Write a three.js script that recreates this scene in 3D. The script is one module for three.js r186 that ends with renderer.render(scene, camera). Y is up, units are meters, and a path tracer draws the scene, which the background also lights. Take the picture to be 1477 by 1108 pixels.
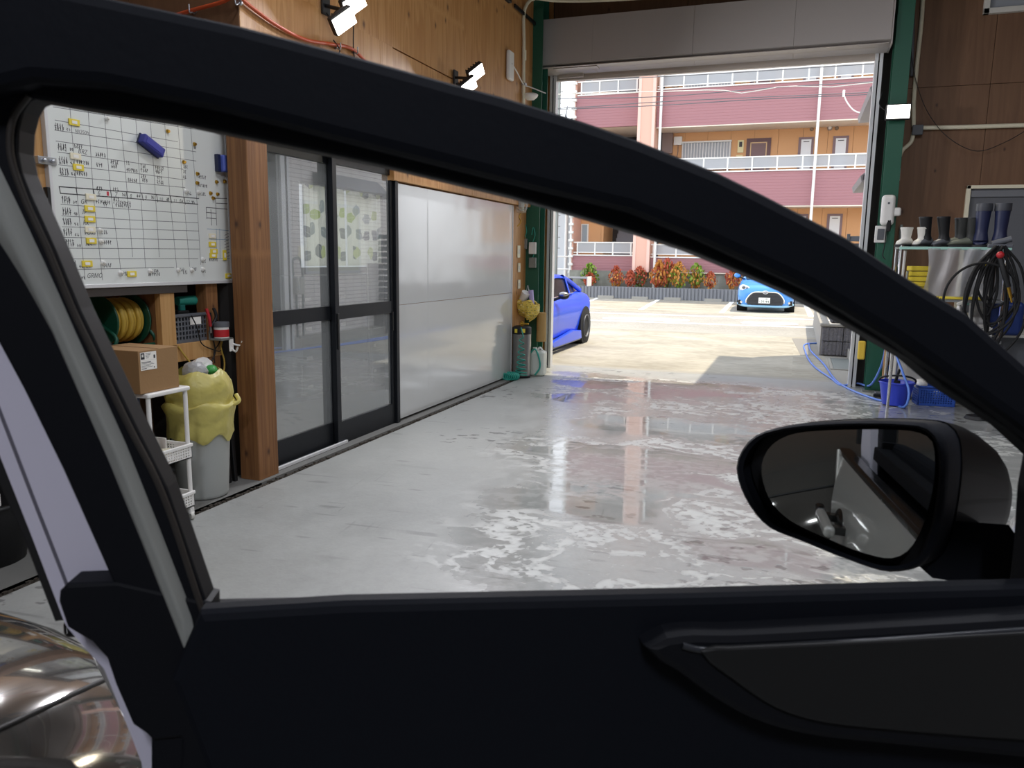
import * as THREE from 'three';
import { mergeGeometries, mergeVertices, toCreasedNormals } from 'three/addons/utils/BufferGeometryUtils.js';
import { RoundedBoxGeometry } from 'three/addons/geometries/RoundedBoxGeometry.js';
import { RectAreaLightUniformsLib } from 'three/addons/lights/RectAreaLightUniformsLib.js';

// ------------------------------------------------------------------ camera, sky, sun, exposure
const W = 1477, H = 1108, FOCAL = 1119, EYE = 1.6;
const scene = new THREE.Scene();
const camera = new THREE.PerspectiveCamera(2 * Math.atan(H / 2 / FOCAL) * 180 / Math.PI, W / H, 0.02, 300);
camera.position.set(0, EYE, 0);
camera.rotation.set(-0.16226, 0.3492, 0.01329, 'YXZ');
camera.focus = 9; camera.userData.fStop = 10;
camera.updateMatrixWorld();
const renderer = new THREE.WebGLRenderer({ antialias: true });
renderer.toneMapping = THREE.LinearToneMapping;
renderer.toneMappingExposure = 1.6;
renderer.shadowMap.enabled = true;
RectAreaLightUniformsLib.init();
{ // bright hazy midday sky
  const w = 64, h = 32, d = new Float32Array(w * h * 4);
  for (let j = 0; j < h; j++) for (let i = 0; i < w; i++) {
    const e = Math.max(0, (j + .5) / h * 2 - 1), k = (j * w + i) * 4, t = Math.pow(e, .6), g = j < h / 2 ? .35 : 1;
    d[k] = g * (1.5 - .55 * t); d[k + 1] = g * (1.52 - .42 * t); d[k + 2] = g * (1.55 - .2 * t); d[k + 3] = 1;
  }
  const sky = new THREE.DataTexture(d, w, h, THREE.RGBAFormat, THREE.FloatType);
  sky.mapping = THREE.EquirectangularReflectionMapping; sky.magFilter = sky.minFilter = THREE.LinearFilter; sky.needsUpdate = true;
  scene.background = sky;
}
const sun = new THREE.DirectionalLight(0xfff1d8, 2.9);
sun.position.set(-3 + .29 * 40, 40, -20 - .256 * 40); sun.target.position.set(-3, 0, -20);
sun.castShadow = true; sun.shadow.mapSize.set(4096, 4096); sun.shadow.radius = 1;
Object.assign(sun.shadow.camera, { left: -25, right: 25, top: 25, bottom: -25, near: 1, far: 90 });
scene.add(sun, sun.target);
const LAMP = 1.6;   // overall level of the electric lamps

// ------------------------------------------------------------------ helpers
let seed = 7;
const rnd = () => { seed = (seed * 1664525 + 1013904223) >>> 0; return seed / 4294967296; };
const rr = (a, b) => a + (b - a) * rnd();
const V = (x, y, z) => new THREE.Vector3(x, y, z);
const rayDir = (px, py) => V((px - W / 2) / FOCAL, -(py - H / 2) / FOCAL, -1).applyQuaternion(camera.quaternion);
// where a measured image point meets the plane x = X, y = Y or z = Z of the place
const aX = (px, py, X) => { const d = rayDir(px, py); return V(0, EYE, 0).addScaledVector(d, X / d.x); };
const aY = (px, py, Y) => { const d = rayDir(px, py); return V(0, EYE, 0).addScaledVector(d, (Y - EYE) / d.y); };
const aZ = (px, py, Z) => { const d = rayDir(px, py); return V(0, EYE, 0).addScaledVector(d, Z / d.z); };

const taken = {};
const numbered = n => { const k = taken[n] = (taken[n] ?? -1) + 1; return k ? n + '_' + String(k).padStart(3, '0') : n; };
function tag(o, label, category, group) { Object.assign(o.userData, { label, category }); if (group) o.userData.group = group; return o; }
function thing(name, label, category, pos = [0, 0, 0], ry = 0, group) {
  const o = new THREE.Group(); o.name = numbered(name); scene.add(o); o.position.set(...(pos.isVector3 ? pos.toArray() : pos)); o.rotation.y = ry;
  return tag(o, label, category, group);
}
function struct(name) { const o = new THREE.Group(); o.name = name; scene.add(o); o.userData.kind = 'structure'; return o; }
// uv in metres from the dominant axis of each face, so that grain keeps its size and runs upright
function uvm(g, ou = 0, ov = 0) {
  if (g.index) g = g.toNonIndexed();
  const p = g.attributes.position, n = g.attributes.normal, uv = new Float32Array(p.count * 2);
  for (let i = 0; i < p.count; i += 3) {
    const nx = Math.abs(n.getX(i) + n.getX(i + 1) + n.getX(i + 2)), ny = Math.abs(n.getY(i) + n.getY(i + 1) + n.getY(i + 2)), nz = Math.abs(n.getZ(i) + n.getZ(i + 1) + n.getZ(i + 2));
    for (let k = i; k < i + 3; k++) {
      const x = p.getX(k), y = p.getY(k), z = p.getZ(k);
      const [u, v] = nx >= ny && nx >= nz ? [z, y] : nz >= ny ? [x, y] : [x, z];
      uv[k * 2] = u + ou; uv[k * 2 + 1] = v + ov;
    }
  }
  g.setAttribute('uv', new THREE.BufferAttribute(uv, 2));
  return g;
}
function mg(gs) {
  gs = [].concat(gs).map(g => { g = g.index ? g.toNonIndexed() : g; for (const k of Object.keys(g.attributes)) if (!['position', 'normal', 'uv'].includes(k)) g.deleteAttribute(k); if (!g.attributes.uv) uvm(g); return g; });
  return gs.length > 1 ? mergeGeometries(gs) : gs[0];
}
function part(parent, name, gs, mat, keepUv) {
  let g = mg(gs); if (!keepUv) g = uvm(g);
  const m = new THREE.Mesh(g, mat); m.name = parent === scene ? numbered(name) : name; m.castShadow = m.receiveShadow = true;
  parent.add(m); return m;
}
const solo = (name, label, category, gs, mat, group, keepUv) => tag(part(scene, name, gs, mat, keepUv), label, category, group);
function dup(root, pos, ry, label, group) {
  const r = root.clone(); r.name = numbered(root.name.replace(/_\d{3}$/, '')); r.userData = { ...root.userData }; scene.add(r);
  if (pos) r.position.set(...(pos.isVector3 ? pos.toArray() : pos)); if (ry !== undefined && ry !== null) r.rotation.y = ry;
  if (label) r.userData.label = label; if (group) r.userData.group = group; return r;
}
// geometry makers
const box = (w, h, d, x = 0, y = 0, z = 0, r, rot) => { const g = r ? new RoundedBoxGeometry(w, h, d, 2, Math.min(r, w / 2.01, h / 2.01, d / 2.01)) : new THREE.BoxGeometry(w, h, d); if (rot) { const q = new THREE.Matrix4().makeRotationFromEuler(new THREE.Euler(...rot)); g.applyMatrix4(q); } return g.translate(x, y, z); };
const span = (x0, x1, y0, y1, z0, z1, r) => box(Math.abs(x1 - x0), Math.abs(y1 - y0), Math.abs(z1 - z0), (x0 + x1) / 2, (y0 + y1) / 2, (z0 + z1) / 2, r);
const cyl = (r0, r1, h, x = 0, y = 0, z = 0, rot, n = 20, open = false) => { const g = new THREE.CylinderGeometry(r1, r0, h, n, 1, open); if (rot) g.applyMatrix4(new THREE.Matrix4().makeRotationFromEuler(new THREE.Euler(...rot))); return g.translate(x, y, z); };
const rod = (a, b, r, n = 10) => { const d = b.clone().sub(a), g = new THREE.CylinderGeometry(r, r, d.length(), n); g.applyQuaternion(new THREE.Quaternion().setFromUnitVectors(V(0, 1, 0), d.normalize())); return g.translate((a.x + b.x) / 2, (a.y + b.y) / 2, (a.z + b.z) / 2); };
const tube = (pts, r, n = 40, k = 8, closed = false) => new THREE.TubeGeometry(new THREE.CatmullRomCurve3(pts.map(p => p.isVector3 ? p : V(...p)), closed), n, r, k, closed);
const lathe = (prof, n = 28) => new THREE.LatheGeometry(prof.map(p => new THREE.Vector2(...p)), n);
const ball = (r, x, y, z, sx = 1, sy = 1, sz = 1) => new THREE.SphereGeometry(r, 16, 12).scale(sx, sy, sz).translate(x, y, z);
const shape = pts => { const s = new THREE.Shape(); pts.forEach((p, i) => i ? s.lineTo(p[0], p[1]) : s.moveTo(p[0], p[1])); return s; };
const extr = (pts, depth, bevel = 0, holes = []) => { const s = pts.isShape ? pts : shape(pts); for (const h of holes) s.holes.push(new THREE.Path(h.map(p => new THREE.Vector2(...p)))); return new THREE.ExtrudeGeometry(s, { depth, bevelEnabled: bevel > 0, bevelSize: bevel, bevelThickness: bevel, bevelSegments: 2, curveSegments: 10, steps: 1 }); };
const mv = (g, x, y, z, ry = 0, rx = 0, rz = 0) => g.applyMatrix4(new THREE.Matrix4().makeRotationFromEuler(new THREE.Euler(rx, ry, rz, 'YXZ')).setPosition(x, y, z));
// skin over rings of points (each ring an array of Vector3 of equal length)
function loft(rings, { closed = true, caps = true, crease = 0.7 } = {}) {
  const n = rings[0].length, P = [], I = [];
  rings.forEach(r => r.forEach(p => P.push(p.x, p.y, p.z)));
  const m = closed ? n : n - 1;
  for (let a = 0; a < rings.length - 1; a++) for (let i = 0; i < m; i++) { const j = (i + 1) % n, A = a * n; I.push(A + i, A + n + i, A + j, A + j, A + n + i, A + n + j); }
  if (caps && closed) for (const [a, f] of [[0, 0], [rings.length - 1, 1]]) {
    const c = new THREE.Vector3(); rings[a].forEach(p => c.add(p)); c.divideScalar(n); const k = P.length / 3; P.push(c.x, c.y, c.z);
    for (let i = 0; i < n; i++) { const j = (i + 1) % n; f ? I.push(k, a * n + j, a * n + i) : I.push(k, a * n + i, a * n + j); }
  }
  let g = new THREE.BufferGeometry(); g.setAttribute('position', new THREE.Float32BufferAttribute(P, 3)); g.setIndex(I);
  g = toCreasedNormals(g, crease); return g;
}
// smooth closed outline through points
const smooth = (pts, n = 48) => new THREE.CatmullRomCurve3(pts.map(p => V(p[0], p[1], 0)), true, 'centripetal').getSpacedPoints(n).slice(0, n).map(p => [p.x, p.y]);

// ------------------------------------------------------------------ textures
const lat = (() => { const t = new Float32Array(65536); let s = 99; for (let i = 0; i < 65536; i++) { s = (s * 1664525 + 1013904223) >>> 0; t[i] = s / 4294967296; } return t; })();
const hsh = (x, y) => lat[((x * 73856093) ^ (y * 19349663)) & 65535];
function vn(x, y, p = 0) { // value noise, tiling with period p cells
  const xi = Math.floor(x), yi = Math.floor(y); let fx = x - xi, fy = y - yi; fx = fx * fx * (3 - 2 * fx); fy = fy * fy * (3 - 2 * fy);
  const w = q => p ? ((q % p) + p) % p : q, x0 = w(xi), x1 = w(xi + 1), y0 = w(yi), y1 = w(yi + 1);
  const a = hsh(x0, y0), b = hsh(x1, y0), c = hsh(x0, y1), d = hsh(x1, y1);
  return a + (b - a) * fx + (c - a) * fy + (a - b - c + d) * fx * fy;
}
const fb = (x, y, o = 4, p = 0) => { let s = 0, a = .5, t = 0; for (let i = 0; i < o; i++) { s += a * vn(x + i * 17 * (p ? 0 : 1), y, p); t += a; x *= 2; y *= 2; p *= 2; a *= .5; } return s / t; };
const sm = (a, b, x) => { x = Math.min(1, Math.max(0, (x - a) / (b - a))); return x * x * (3 - 2 * x); };
const mix = (a, b, t) => a + (b - a) * t;
function tex(w, h, fn, srgb, rx = 1, ry = rx) { // fn(u, v, out) with out 0..255
  const d = new Uint8Array(w * h * 4), o = [0, 0, 0];
  for (let j = 0; j < h; j++) for (let i = 0; i < w; i++) { fn((i + .5) / w, (j + .5) / h, o); const k = (j * w + i) * 4; d[k] = o[0]; d[k + 1] = o[1]; d[k + 2] = o[2]; d[k + 3] = 255; }
  const t = new THREE.DataTexture(d, w, h); if (srgb) t.colorSpace = THREE.SRGBColorSpace;
  t.wrapS = t.wrapT = THREE.RepeatWrapping; t.magFilter = THREE.LinearFilter; t.minFilter = THREE.LinearMipmapLinearFilter; t.generateMipmaps = true; t.repeat.set(1 / rx, 1 / ry); t.needsUpdate = true; return t;
}
const grey = (fn) => (u, v, o) => { const q = Math.max(0, Math.min(255, 255 * fn(u, v))); o[0] = o[1] = o[2] = q; };
const two = (c0, c1, fn) => { const a = new THREE.Color(c0), b = new THREE.Color(c1); a.convertLinearToSRGB(); b.convertLinearToSRGB(); return (u, v, o) => { const t = Math.max(0, Math.min(1, fn(u, v))); o[0] = 255 * mix(a.r, b.r, t); o[1] = 255 * mix(a.g, b.g, t); o[2] = 255 * mix(a.b, b.b, t); }; };
function canvasTex(w, h, draw) { const c = document.createElement('canvas'); c.width = w; c.height = h; draw(c.getContext('2d'), w, h); const t = new THREE.CanvasTexture(c); t.colorSpace = THREE.SRGBColorSpace; t.magFilter = THREE.LinearFilter; return t; }
const fineBump = tex(256, 256, grey((u, v) => fb(u * 32, v * 32, 4, 32)), false, .25);
const speck = tex(256, 256, grey((u, v) => fb(u * 8, v * 8, 5, 8)), false, 1);

const std = (color, roughness = .6, metalness = 0, o = {}) => new THREE.MeshStandardMaterial({ color, roughness, metalness, ...o });
const phy = (color, roughness = .4, o = {}) => new THREE.MeshPhysicalMaterial({ color, roughness, ...o });
const plastic = (c, r = .45) => std(c, r, 0, { bumpMap: fineBump, bumpScale: .0004 });
// timber: grain runs along v
function grain(c0, c1, ringU, stretch, knots, w = 512, h = 1024, ru = .91, rv = 1.82) {
  const ks = []; for (let i = 0; i < knots; i++) ks.push([rnd(), rnd(), rr(.008, .02)]);
  return tex(w, h, (() => { const t = two(c0, c1, (u, v) => 0); const a = new THREE.Color(c0).convertLinearToSRGB(), b = new THREE.Color(c1).convertLinearToSRGB();
    return (u, v, o) => {
      let kd = 0, wx = 0; for (const [ku, kv, kr] of ks) { let du = u - ku, dv = v - kv; du -= Math.round(du); dv -= Math.round(dv); du *= ru; dv *= rv * .62; const r2 = (du * du + dv * dv) / (kr * kr); if (r2 < 30) { wx += .5 * Math.sign(du) * Math.exp(-r2 / 5); kd = Math.max(kd, Math.exp(-r2)); } }
      const n = fb(u * 6, v * stretch, 3, 0), q = (n * ringU + wx + u * ringU * .6) , f = q - Math.floor(q);
      const edge = sm(0, .03, u) * sm(1, .97, u) * sm(0, .03, v) * sm(1, .97, v);
      let s = .55 * (f < .8 ? f / .8 : (1 - f) / .2) * edge + .45 * fb(u * 160, v * 9, 3, 0) + .25 * (fb(u * 5, v * 5, 3, 0) - .5); s = Math.max(0, Math.min(1, s));
      const kk = kd * .75, m = 1 - kk;
      o[0] = 255 * mix(a.r, b.r, s) * mix(1, .38, kk); o[1] = 255 * mix(a.g, b.g, s) * mix(1, .3, kk); o[2] = 255 * mix(a.b, b.b, s) * mix(1, .28, kk);
    }; })(), true, ru, rv);
}
// ------------------------------------------------------------------ materials
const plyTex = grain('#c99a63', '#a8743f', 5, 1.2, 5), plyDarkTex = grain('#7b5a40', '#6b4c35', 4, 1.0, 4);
const timTex = grain('#94683f', '#6b4527', 4, 1.0, 3, 256, 1024, .3, 1.6), pineTex = grain('#c9a06a', '#b0814c', 3, .9, 3, 256, 1024, .3, 1.6);
const plyBump = tex(256, 256, grey((u, v) => fb(u * 64, v * 6, 3, 0)), false, .5, .9);
const M = {
  ply: std(0xffffff, .5, 0, { map: plyTex, bumpMap: plyBump, bumpScale: .0006 }),
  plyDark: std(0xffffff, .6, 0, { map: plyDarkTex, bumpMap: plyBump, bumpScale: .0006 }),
  timber: std(0xffffff, .65, 0, { map: timTex, bumpMap: plyBump, bumpScale: .0008 }),
  pine: std(0xffffff, .65, 0, { map: pineTex }),
  green: std(0x1f5a45, .5, 0, { bumpMap: speck, bumpScale: .001 }),
  white: plastic(0xe9e8e4, .4), offwhite: plastic(0xd8d6ce, .5), black: plastic(0x101114, .55), blackGloss: phy(0x0a0b0d, .25, { clearcoat: .6, clearcoatRoughness: .1 }),
  rubber: std(0x0c0c0e, .8), alu: std(0xb9bdc2, .38, .85), aluWhite: std(0xd9dadb, .4, .2), steel: std(0x9b9a97, .3, .9), chrome: std(0xe8e8ea, .08, 1), galv: std(0x8f9490, .5, .6),
  anod: std(0x23262b, .42, .55), red: plastic(0xb5232b), yellow: plastic(0xe6cf45, .5), blue: plastic(0x2b4fc0, .4), teal: plastic(0x2f9d8c, .4), greenP: plastic(0x0e4a38, .4), navy: plastic(0x1d2547, .45),
  greyP: plastic(0x5d6066, .5), cream: plastic(0xe9e2c8, .5), brass: std(0xc39a3e, .3, .9), cable: plastic(0x0d0d0f, .5), card: std(0x98764f, .85, 0, { bumpMap: fineBump, bumpScale: .0004 }), paper: std(0xf0eee8, .8),
  glass: phy(0xf2f5f5, .015, { transmission: 1, thickness: 0, ior: 1.9, metalness: .2 }), clear: phy(0xf4f6f6, .12, { transmission: .92, thickness: 0, ior: 1.45 }),
  film: phy(0xdfe0e2, .35, { transmission: .72, thickness: 0, side: THREE.DoubleSide, bumpMap: speck, bumpScale: .004 }),
};
const lampMat = new THREE.MeshStandardMaterial({ color: 0xffffff, emissive: 0xfff8ea, emissiveIntensity: 6, roughness: .4 });

// the wash-bay slab: trowelled concrete, wet in front of the shutter with thin puddles and dried scum
const floorMat = (() => {
  const w = 1536, h = 1920, sx = 8, sz = 10, col = new Uint8Array(w * h * 4), rg = new Uint8Array(w * h * 4), bm = new Uint8Array(w * h * 4);
  for (let j = 0; j < h; j++) for (let i = 0; i < w; i++) {
    const x = i / w * sx - 3.6, z = j / h * sz - 11.2, k = (j * w + i) * 4;
    const big = fb(x * .7, z * .7, 4), med = fb(x * 3.1 + 40, z * 3.1, 4), fine = fb(x * 22, z * 22 + 9, 3), gr = fb(x * 90 + 3, z * 90, 2);
    const border = -3.35 + (z + 9.8) * .27 + (fb(x * 1.3 + 7, z * 1.3, 3) - .5) * 1.1;
    const wet = sm(-.1, .35, x - border) * sm(-10.75, -10.2, z + (med - .5) * .6);
    // long streaks across the bay left by the squeegee
    const warpX = x + (fb(x * 2 + 5, z * 2, 3) - .5) * 1.2, warpZ = z + (fb(x * 1.7, z * 1.7 + 30, 3) - .5) * .5;
    const near = sm(-11, -9.8, z) * sm(-4.6, -6.5, z) * sm(1.2, -.2, x), pool = sm(.50, .62, .07 * near + fb(warpX * .75 + 11, warpZ * 2.1, 4) + .08 * (fine - .5));
    const scumN = fb(warpX * 4.2 + 60, warpZ * 8, 4), ridge = 1 - Math.abs(scumN - .5) * 2;
    const scum = sm(.70, .92, ridge) * sm(.36, .5, fb(x * 1.1 + 90, z * 1.5, 3)) * sm(.3, .55, fine);
    const film = wet * (.35 + .65 * pool), s = wet * scum * (1 - pool * .75);
    let c = .335 + .07 * (big - .5) + .07 * (med - .5) + .05 * (fine - .5) + .03 * (gr - .5);
    // scuffs and fine scratches on the dry part
    const sc1 = vn(x * 2.2 + z * 26, z * 1.2 - x * 4), sc2 = vn(x * 40 - z * 6 + 50, z * 3 + x);
    const scuff = sm(.8, .95, sc1) * sm(.48, .62, fb(x * 1.4 + 20, z * 1.4, 3)) + .7 * sm(.9, .98, sc2) * sm(.5, .62, fb(x * 1.1, z * 1.1 + 70, 3));
    const chip = sm(.665, .71, fb(x * 9 + 33, z * 14, 4)) * sm(.48, .6, fb(x * .8 + 3, z * .8, 2));
    c *= 1 - .26 * Math.min(1, scuff) - .45 * chip;
    c *= 1 - .16 * film;
    c = mix(c, .56, s * .8);
    const warm = .5 + .5 * big, r = c * mix(.95, .985, warm), g = c * 1.0, b = c * mix(.99, .95, warm);
    const to = q => Math.max(0, Math.min(255, 255 * Math.pow(Math.max(0, q), 1 / 2.2)));
    col[k] = to(r); col[k + 1] = to(g); col[k + 2] = to(b); col[k + 3] = 255;
    let ro = mix(.42 + .18 * (med - .5) + .12 * fine, mix(.15 + .16 * fine, .035, pool), wet); ro = mix(ro, .5, s); ro = mix(ro, .7, chip * (1 - wet));
    rg[k] = 0; rg[k + 1] = 255 * Math.max(.02, Math.min(1, ro)); rg[k + 2] = 0; rg[k + 3] = 255;
    const hb = mix(.5 + .3 * (fine - .5) + .2 * (gr - .5) + .25 * (med - .5), .45 + .05 * (big - .5) + .02 * (med - .5), film) + .35 * s * (fine) - .3 * chip * (1 - film);
    bm[k] = bm[k + 1] = bm[k + 2] = 255 * Math.max(0, Math.min(1, hb)); bm[k + 3] = 255;
  }
  const mk = (d, srgb) => { const t = new THREE.DataTexture(d, w, h); if (srgb) t.colorSpace = THREE.SRGBColorSpace; t.wrapS = t.wrapT = THREE.RepeatWrapping; t.magFilter = THREE.LinearFilter; t.repeat.set(1 / sx, 1 / sz); t.offset.set(3.6 / sx, 11.2 / sz); t.needsUpdate = true; return t; };
  return new THREE.MeshStandardMaterial({ map: mk(col, true), roughnessMap: mk(rg), roughness: 1, metalness: 0, bumpMap: mk(bm), bumpScale: .003 });
})();
const concTex = tex(512, 512, two('#b9b3a4', '#8f897b', (u, v) => .5 + 1.1 * (fb(u * 6, v * 10, 5, 0) - .5) + .5 * (fb(u * 60, v * 60, 2, 0) - .5)), true, 6);
const asphTex = tex(512, 512, two('#a8a49b', '#8b877f', (u, v) => .5 + .6 * (fb(u * 5, v * 5, 4, 5) - .5) + 1.0 * (fb(u * 128, v * 128, 2, 128) - .5)), true, 4);
const concW = tex(256, 512, two('#a3a39a', '#6f7069', (u, v) => .45 + .8 * (fb(u * 14, v * 2, 4, 0) - .5) + .7 * (fb(u * 4, v * 4, 4, 4) - .5)), true, 3, 1.2);
Object.assign(M, {
  forecourt: std(0xffffff, .85, 0, { map: concTex, bumpMap: speck, bumpScale: .003 }), road: std(0xffffff, .85, 0, { map: asphTex }),
  paint: std(0xf2f0e8, .7, 0, { bumpMap: fineBump, bumpScale: .001 }), plinth: std(0xffffff, .9, 0, { map: concW, bumpMap: speck, bumpScale: .004 }), kerb: std(0x9d9990, .85, 0, { bumpMap: fineBump, bumpScale: .002 }),
  stripConc: std(0x6e6e6b, .8, 0, { bumpMap: speck, bumpScale: .003 }), dirt: std(0x3d372f, .95, 0, { bumpMap: fineBump, bumpScale: .006 }),
  darkWall: std(0x33302e, .8, 0, { bumpMap: speck, bumpScale: .002 }), ceil: std(0x55504a, .8),
  gloss: phy(0xc9cbca, .14, { clearcoat: .7, clearcoatRoughness: .06, bumpMap: tex(128, 128, grey((u, v) => fb(u * 3, v * 4, 3, 0)), false, 2.4), bumpScale: .012 }),
});

// ------------------------------------------------------------------ the garage shell
const XL = -3.57, ZF = -10.9, CEIL = 5.7;
{ const f = struct('floor');
  part(f, 'slab', span(-3.4, 8, -.3, 0, -11.12, 5), floorMat);
  part(f, 'edge_strip', [span(-3.72, -3.462, -.3, .006, -10.9, -2), span(-5.3, -3.462, -.3, .004, -4.37, 5.0)], M.stripConc);
  part(f, 'joint', span(-3.48, -3.39, -.3, -.012, -10.9, 5), M.dirt);
  const gs = []; for (let i = 0; i < 420; i++) { const z = -10.7 + i * .022 + rr(-.02, .02), s = rr(.008, .026); gs.push(box(s * rr(.5, 1.1), .012, s * rr(1, 2.6), -3.425 + rr(-.03, .035), -.007, z, 0, [0, rr(-.4, .4), 0])); }
  Object.assign(part(f, 'grit', gs, M.dirt).userData, { kind: 'stuff' });
}
{ const c = struct('ceiling'); part(c, 'deck', span(-9, 8.2, CEIL, CEIL + .2, -11.1, 5.2), M.ceil);
  for (let i = 0; i < 5; i++) part(c, 'purlin', span(-5.2, 8, CEIL - .2, CEIL, -9.6 + i * 3, -9.5 + i * 3), M.green); }
{ const w = struct('wall_back'); part(w, 'sheeting', span(-5.4, 8.2, -.2, CEIL, 5, 5.2), M.darkWall); }
{ const w = struct('wall_right'); part(w, 'sheeting', span(8, 8.2, -.2, CEIL, -11.1, 5), M.plyDark); }
// plywood-clad box of the office along the left side
{ const w = struct('wall_left');
  part(w, 'stud_core', [span(-3.7, -3.585, 2.46, CEIL, -10.9, -4.4), span(-3.7, -3.585, 0.005, 2.46, -10.9, -6.56), span(-5.3, -3.64, 2.62, CEIL, -4.5, -4.405), span(-5.3, -3.74, 0, 2.62, -4.55, -4.44)], M.darkWall);
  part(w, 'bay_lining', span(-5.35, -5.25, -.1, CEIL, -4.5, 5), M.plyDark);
  let k = 0; const sheet = (x0, x1, y0, y1, z0, z1, m = M.ply) => { const g = uvm(span(x0, x1, y0, y1, z0, z1, .003), k * .37 + (x0 < -3.8 ? -x0 : -z0), k * .61 - y0); k++; part(w, 'plywood_sheet', g, m, true); };
  // lower course over the door and beside it, upper course, corner returns
  let zc = -4.395; for (const z1 of [-5.30, -6.21, -6.44]) { sheet(-3.585, -3.507, 2.462, 3.42, z1 + .002, zc); zc = z1; }
  for (const z1 of [-7.35, -8.26, -9.17, -10.08, -10.885]) { sheet(-3.585, -3.512, 2.275, 3.41, z1 + .002, zc); zc = z1; }
  for (let r = 0; r < 2; r++) { zc = -4.395; for (const z1 of [-5.3, -6.21, -7.12, -8.03, -8.94, -9.85, -10.885]) { sheet(-3.585, -3.518, 3.424 + r * 1.82, Math.min(CEIL - .01, 5.24 + r * 1.82), z1 + .002, zc); zc = z1; } }
  sheet(-3.585, -3.572, .03, 2.272, -10.885, -9.705); sheet(-3.585, -3.575, .03, 2.272, -9.7, -6.565, M.ply);
  let xc = -3.51; for (const x1 of [-4.42, -5.24]) for (const [y0, y1] of [[2.63, 3.6], [3.603, 5.42]]) { sheet(x1 + .002, xc, y0, y1, -4.405, -4.39, M.plyDark); if (y0 > 3) xc = x1; }
  part(w, 'trim_board', span(-3.5, -3.48, 4.62, 4.66, -10.3, -9.5), M.black);
}
{ const p = solo('timber_post', 'thick square reddish timber post standing left of the black sliding glass door', 'post', box(.165, 2.62, .22, -3.58, 1.312, -4.505, .008), M.timber); }
{ const d = solo('dark_vent', 'small black framed vent high on plywood wall beside the shutter box', 'vent', mg([span(-3.52, -3.47, 4.62, 5.2, -9.35, -8.95, .01)]), M.black); }
// front wall with the shutter opening x -3.34 .. 0.76, y 0 .. 4.1
{ const w = struct('wall_front');
  part(w, 'core', [span(-5.2, -3.42, -.2, CEIL, -11.1, -10.92), span(.79, 8.2, -.2, CEIL, -11.1, -10.92), span(-3.42, .86, 4.14, CEIL, -11.1, -10.92)], M.darkWall);
  part(w, 'outer_cladding', [span(-9.2, -3.42, -.2, 6.0, -11.16, -11.1), span(.79, 8.2, -.2, 6.0, -11.16, -11.1), span(-3.42, .86, 4.14, 6.0, -11.16, -11.1)], M.aluWhite);
  let k = 3; const sheet = (x0, x1, y0, y1, m = M.plyDark) => { part(w, 'plywood_sheet', uvm(span(x0 + .002, x1 - .002, y0 + .002, y1 - .002, -10.92, -10.9 + (k % 2) * .002, .003), k * .37, k * .53), m, true); k++; };
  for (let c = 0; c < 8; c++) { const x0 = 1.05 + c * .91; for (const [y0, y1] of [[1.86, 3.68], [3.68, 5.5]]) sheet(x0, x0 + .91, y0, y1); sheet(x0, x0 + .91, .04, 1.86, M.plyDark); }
  sheet(-3.5, -3.43, 0.1, 5.5, M.ply); for (let c = 0; c < 5; c++) sheet(-3.42 + c * .91, Math.min(1.04, -3.42 + (c + 1) * .91), 4.78, 5.6);
}
// H-section portal columns
function column(label, x, z, turn, hw = .125) {
  const t = thing('steel_column', label, 'column', [x, 0, z], turn);
  part(t, 'flange', span(-hw, hw, .02, 5.6, .112, .126, .003), M.green); part(t, 'flange', span(-hw, hw, .02, 5.6, -.126, -.112, .003), M.green); part(t, 'web', span(-.005, .005, .02, 5.6, -.112, .112), M.green);
  part(t, 'base_plate', span(-hw - .03, hw + .03, .002, .02, -.16, .16, .002), M.galv); return t;
}
column('green steel column left of the shutter opening, hung with bags and cables', -3.505, -10.42, 0);
column('green steel column right of the shutter opening, behind the lit lamp', .958, -10.62, 0, .09);
// roller shutter: box, guides, rolled curtain edge
{ const t = thing('shutter_box', 'long grey sheet-metal roller shutter box spanning the top of the opening', 'shutter box', [0, 0, 0]);
  const prof = z0 => [[-10.45, 4.16], [-10.5, 4.74], [-10.88, 4.74], [-10.88, 4.12], [-10.8, 4.09]];
  const mk = (x0, x1) => { const g = extr(prof().map(p => [-p[0], p[1]]), x1 - x0 - .006, .002); g.rotateY(Math.PI / 2); g.translate(x0 + .003, 0, 0); return g; };
  const bm = std(0xbab3af, .5, .1, { bumpMap: speck, bumpScale: .002 }); let x = -3.6; for (const x1 of [-2.75, -1.45, -.25, .82]) { part(t, 'cover_panel', mk(x, x1), bm); x = x1; }
  part(t, 'end_plate', span(-3.618, -3.602, 4.1, 4.75, -10.88, -10.44), bm); part(t, 'end_plate', span(.822, .836, 4.1, 4.75, -10.88, -10.44), bm);
  part(t, 'soffit', [span(-3.58, .8, 4.118, 4.126, -10.86, -10.47), span(-3.3, -2.7, 4.108, 4.118, -10.72, -10.52, .002)], std(0xb5aca5, .4, .2)); }
{ const t = thing('shutter_guide', 'left aluminium guide rail of the shutter beside the tank and water jug', 'guide rail', [-3.385, 0, -10.86], 0, null);
  part(t, 'rail', [span(-.045, -.007, 0, 4.1, .05, .06, .002), span(.007, .045, 0, 4.1, .05, .06, .002), span(-.045, .045, 0, 4.1, -.05, -.04, .002), span(-.045, -.03, 0, 4.1, -.05, .06, .003), span(.03, .045, 0, 4.1, -.05, .06, .003)], M.aluWhite); part(t, 'brush_seal', span(-.028, .028, .02, 4.08, -.035, -.02), M.rubber);
  const u = dup(t, [.735, 0, -10.86], 0, 'right aluminium guide rail of the shutter beside the green column with sponge'); }
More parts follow.
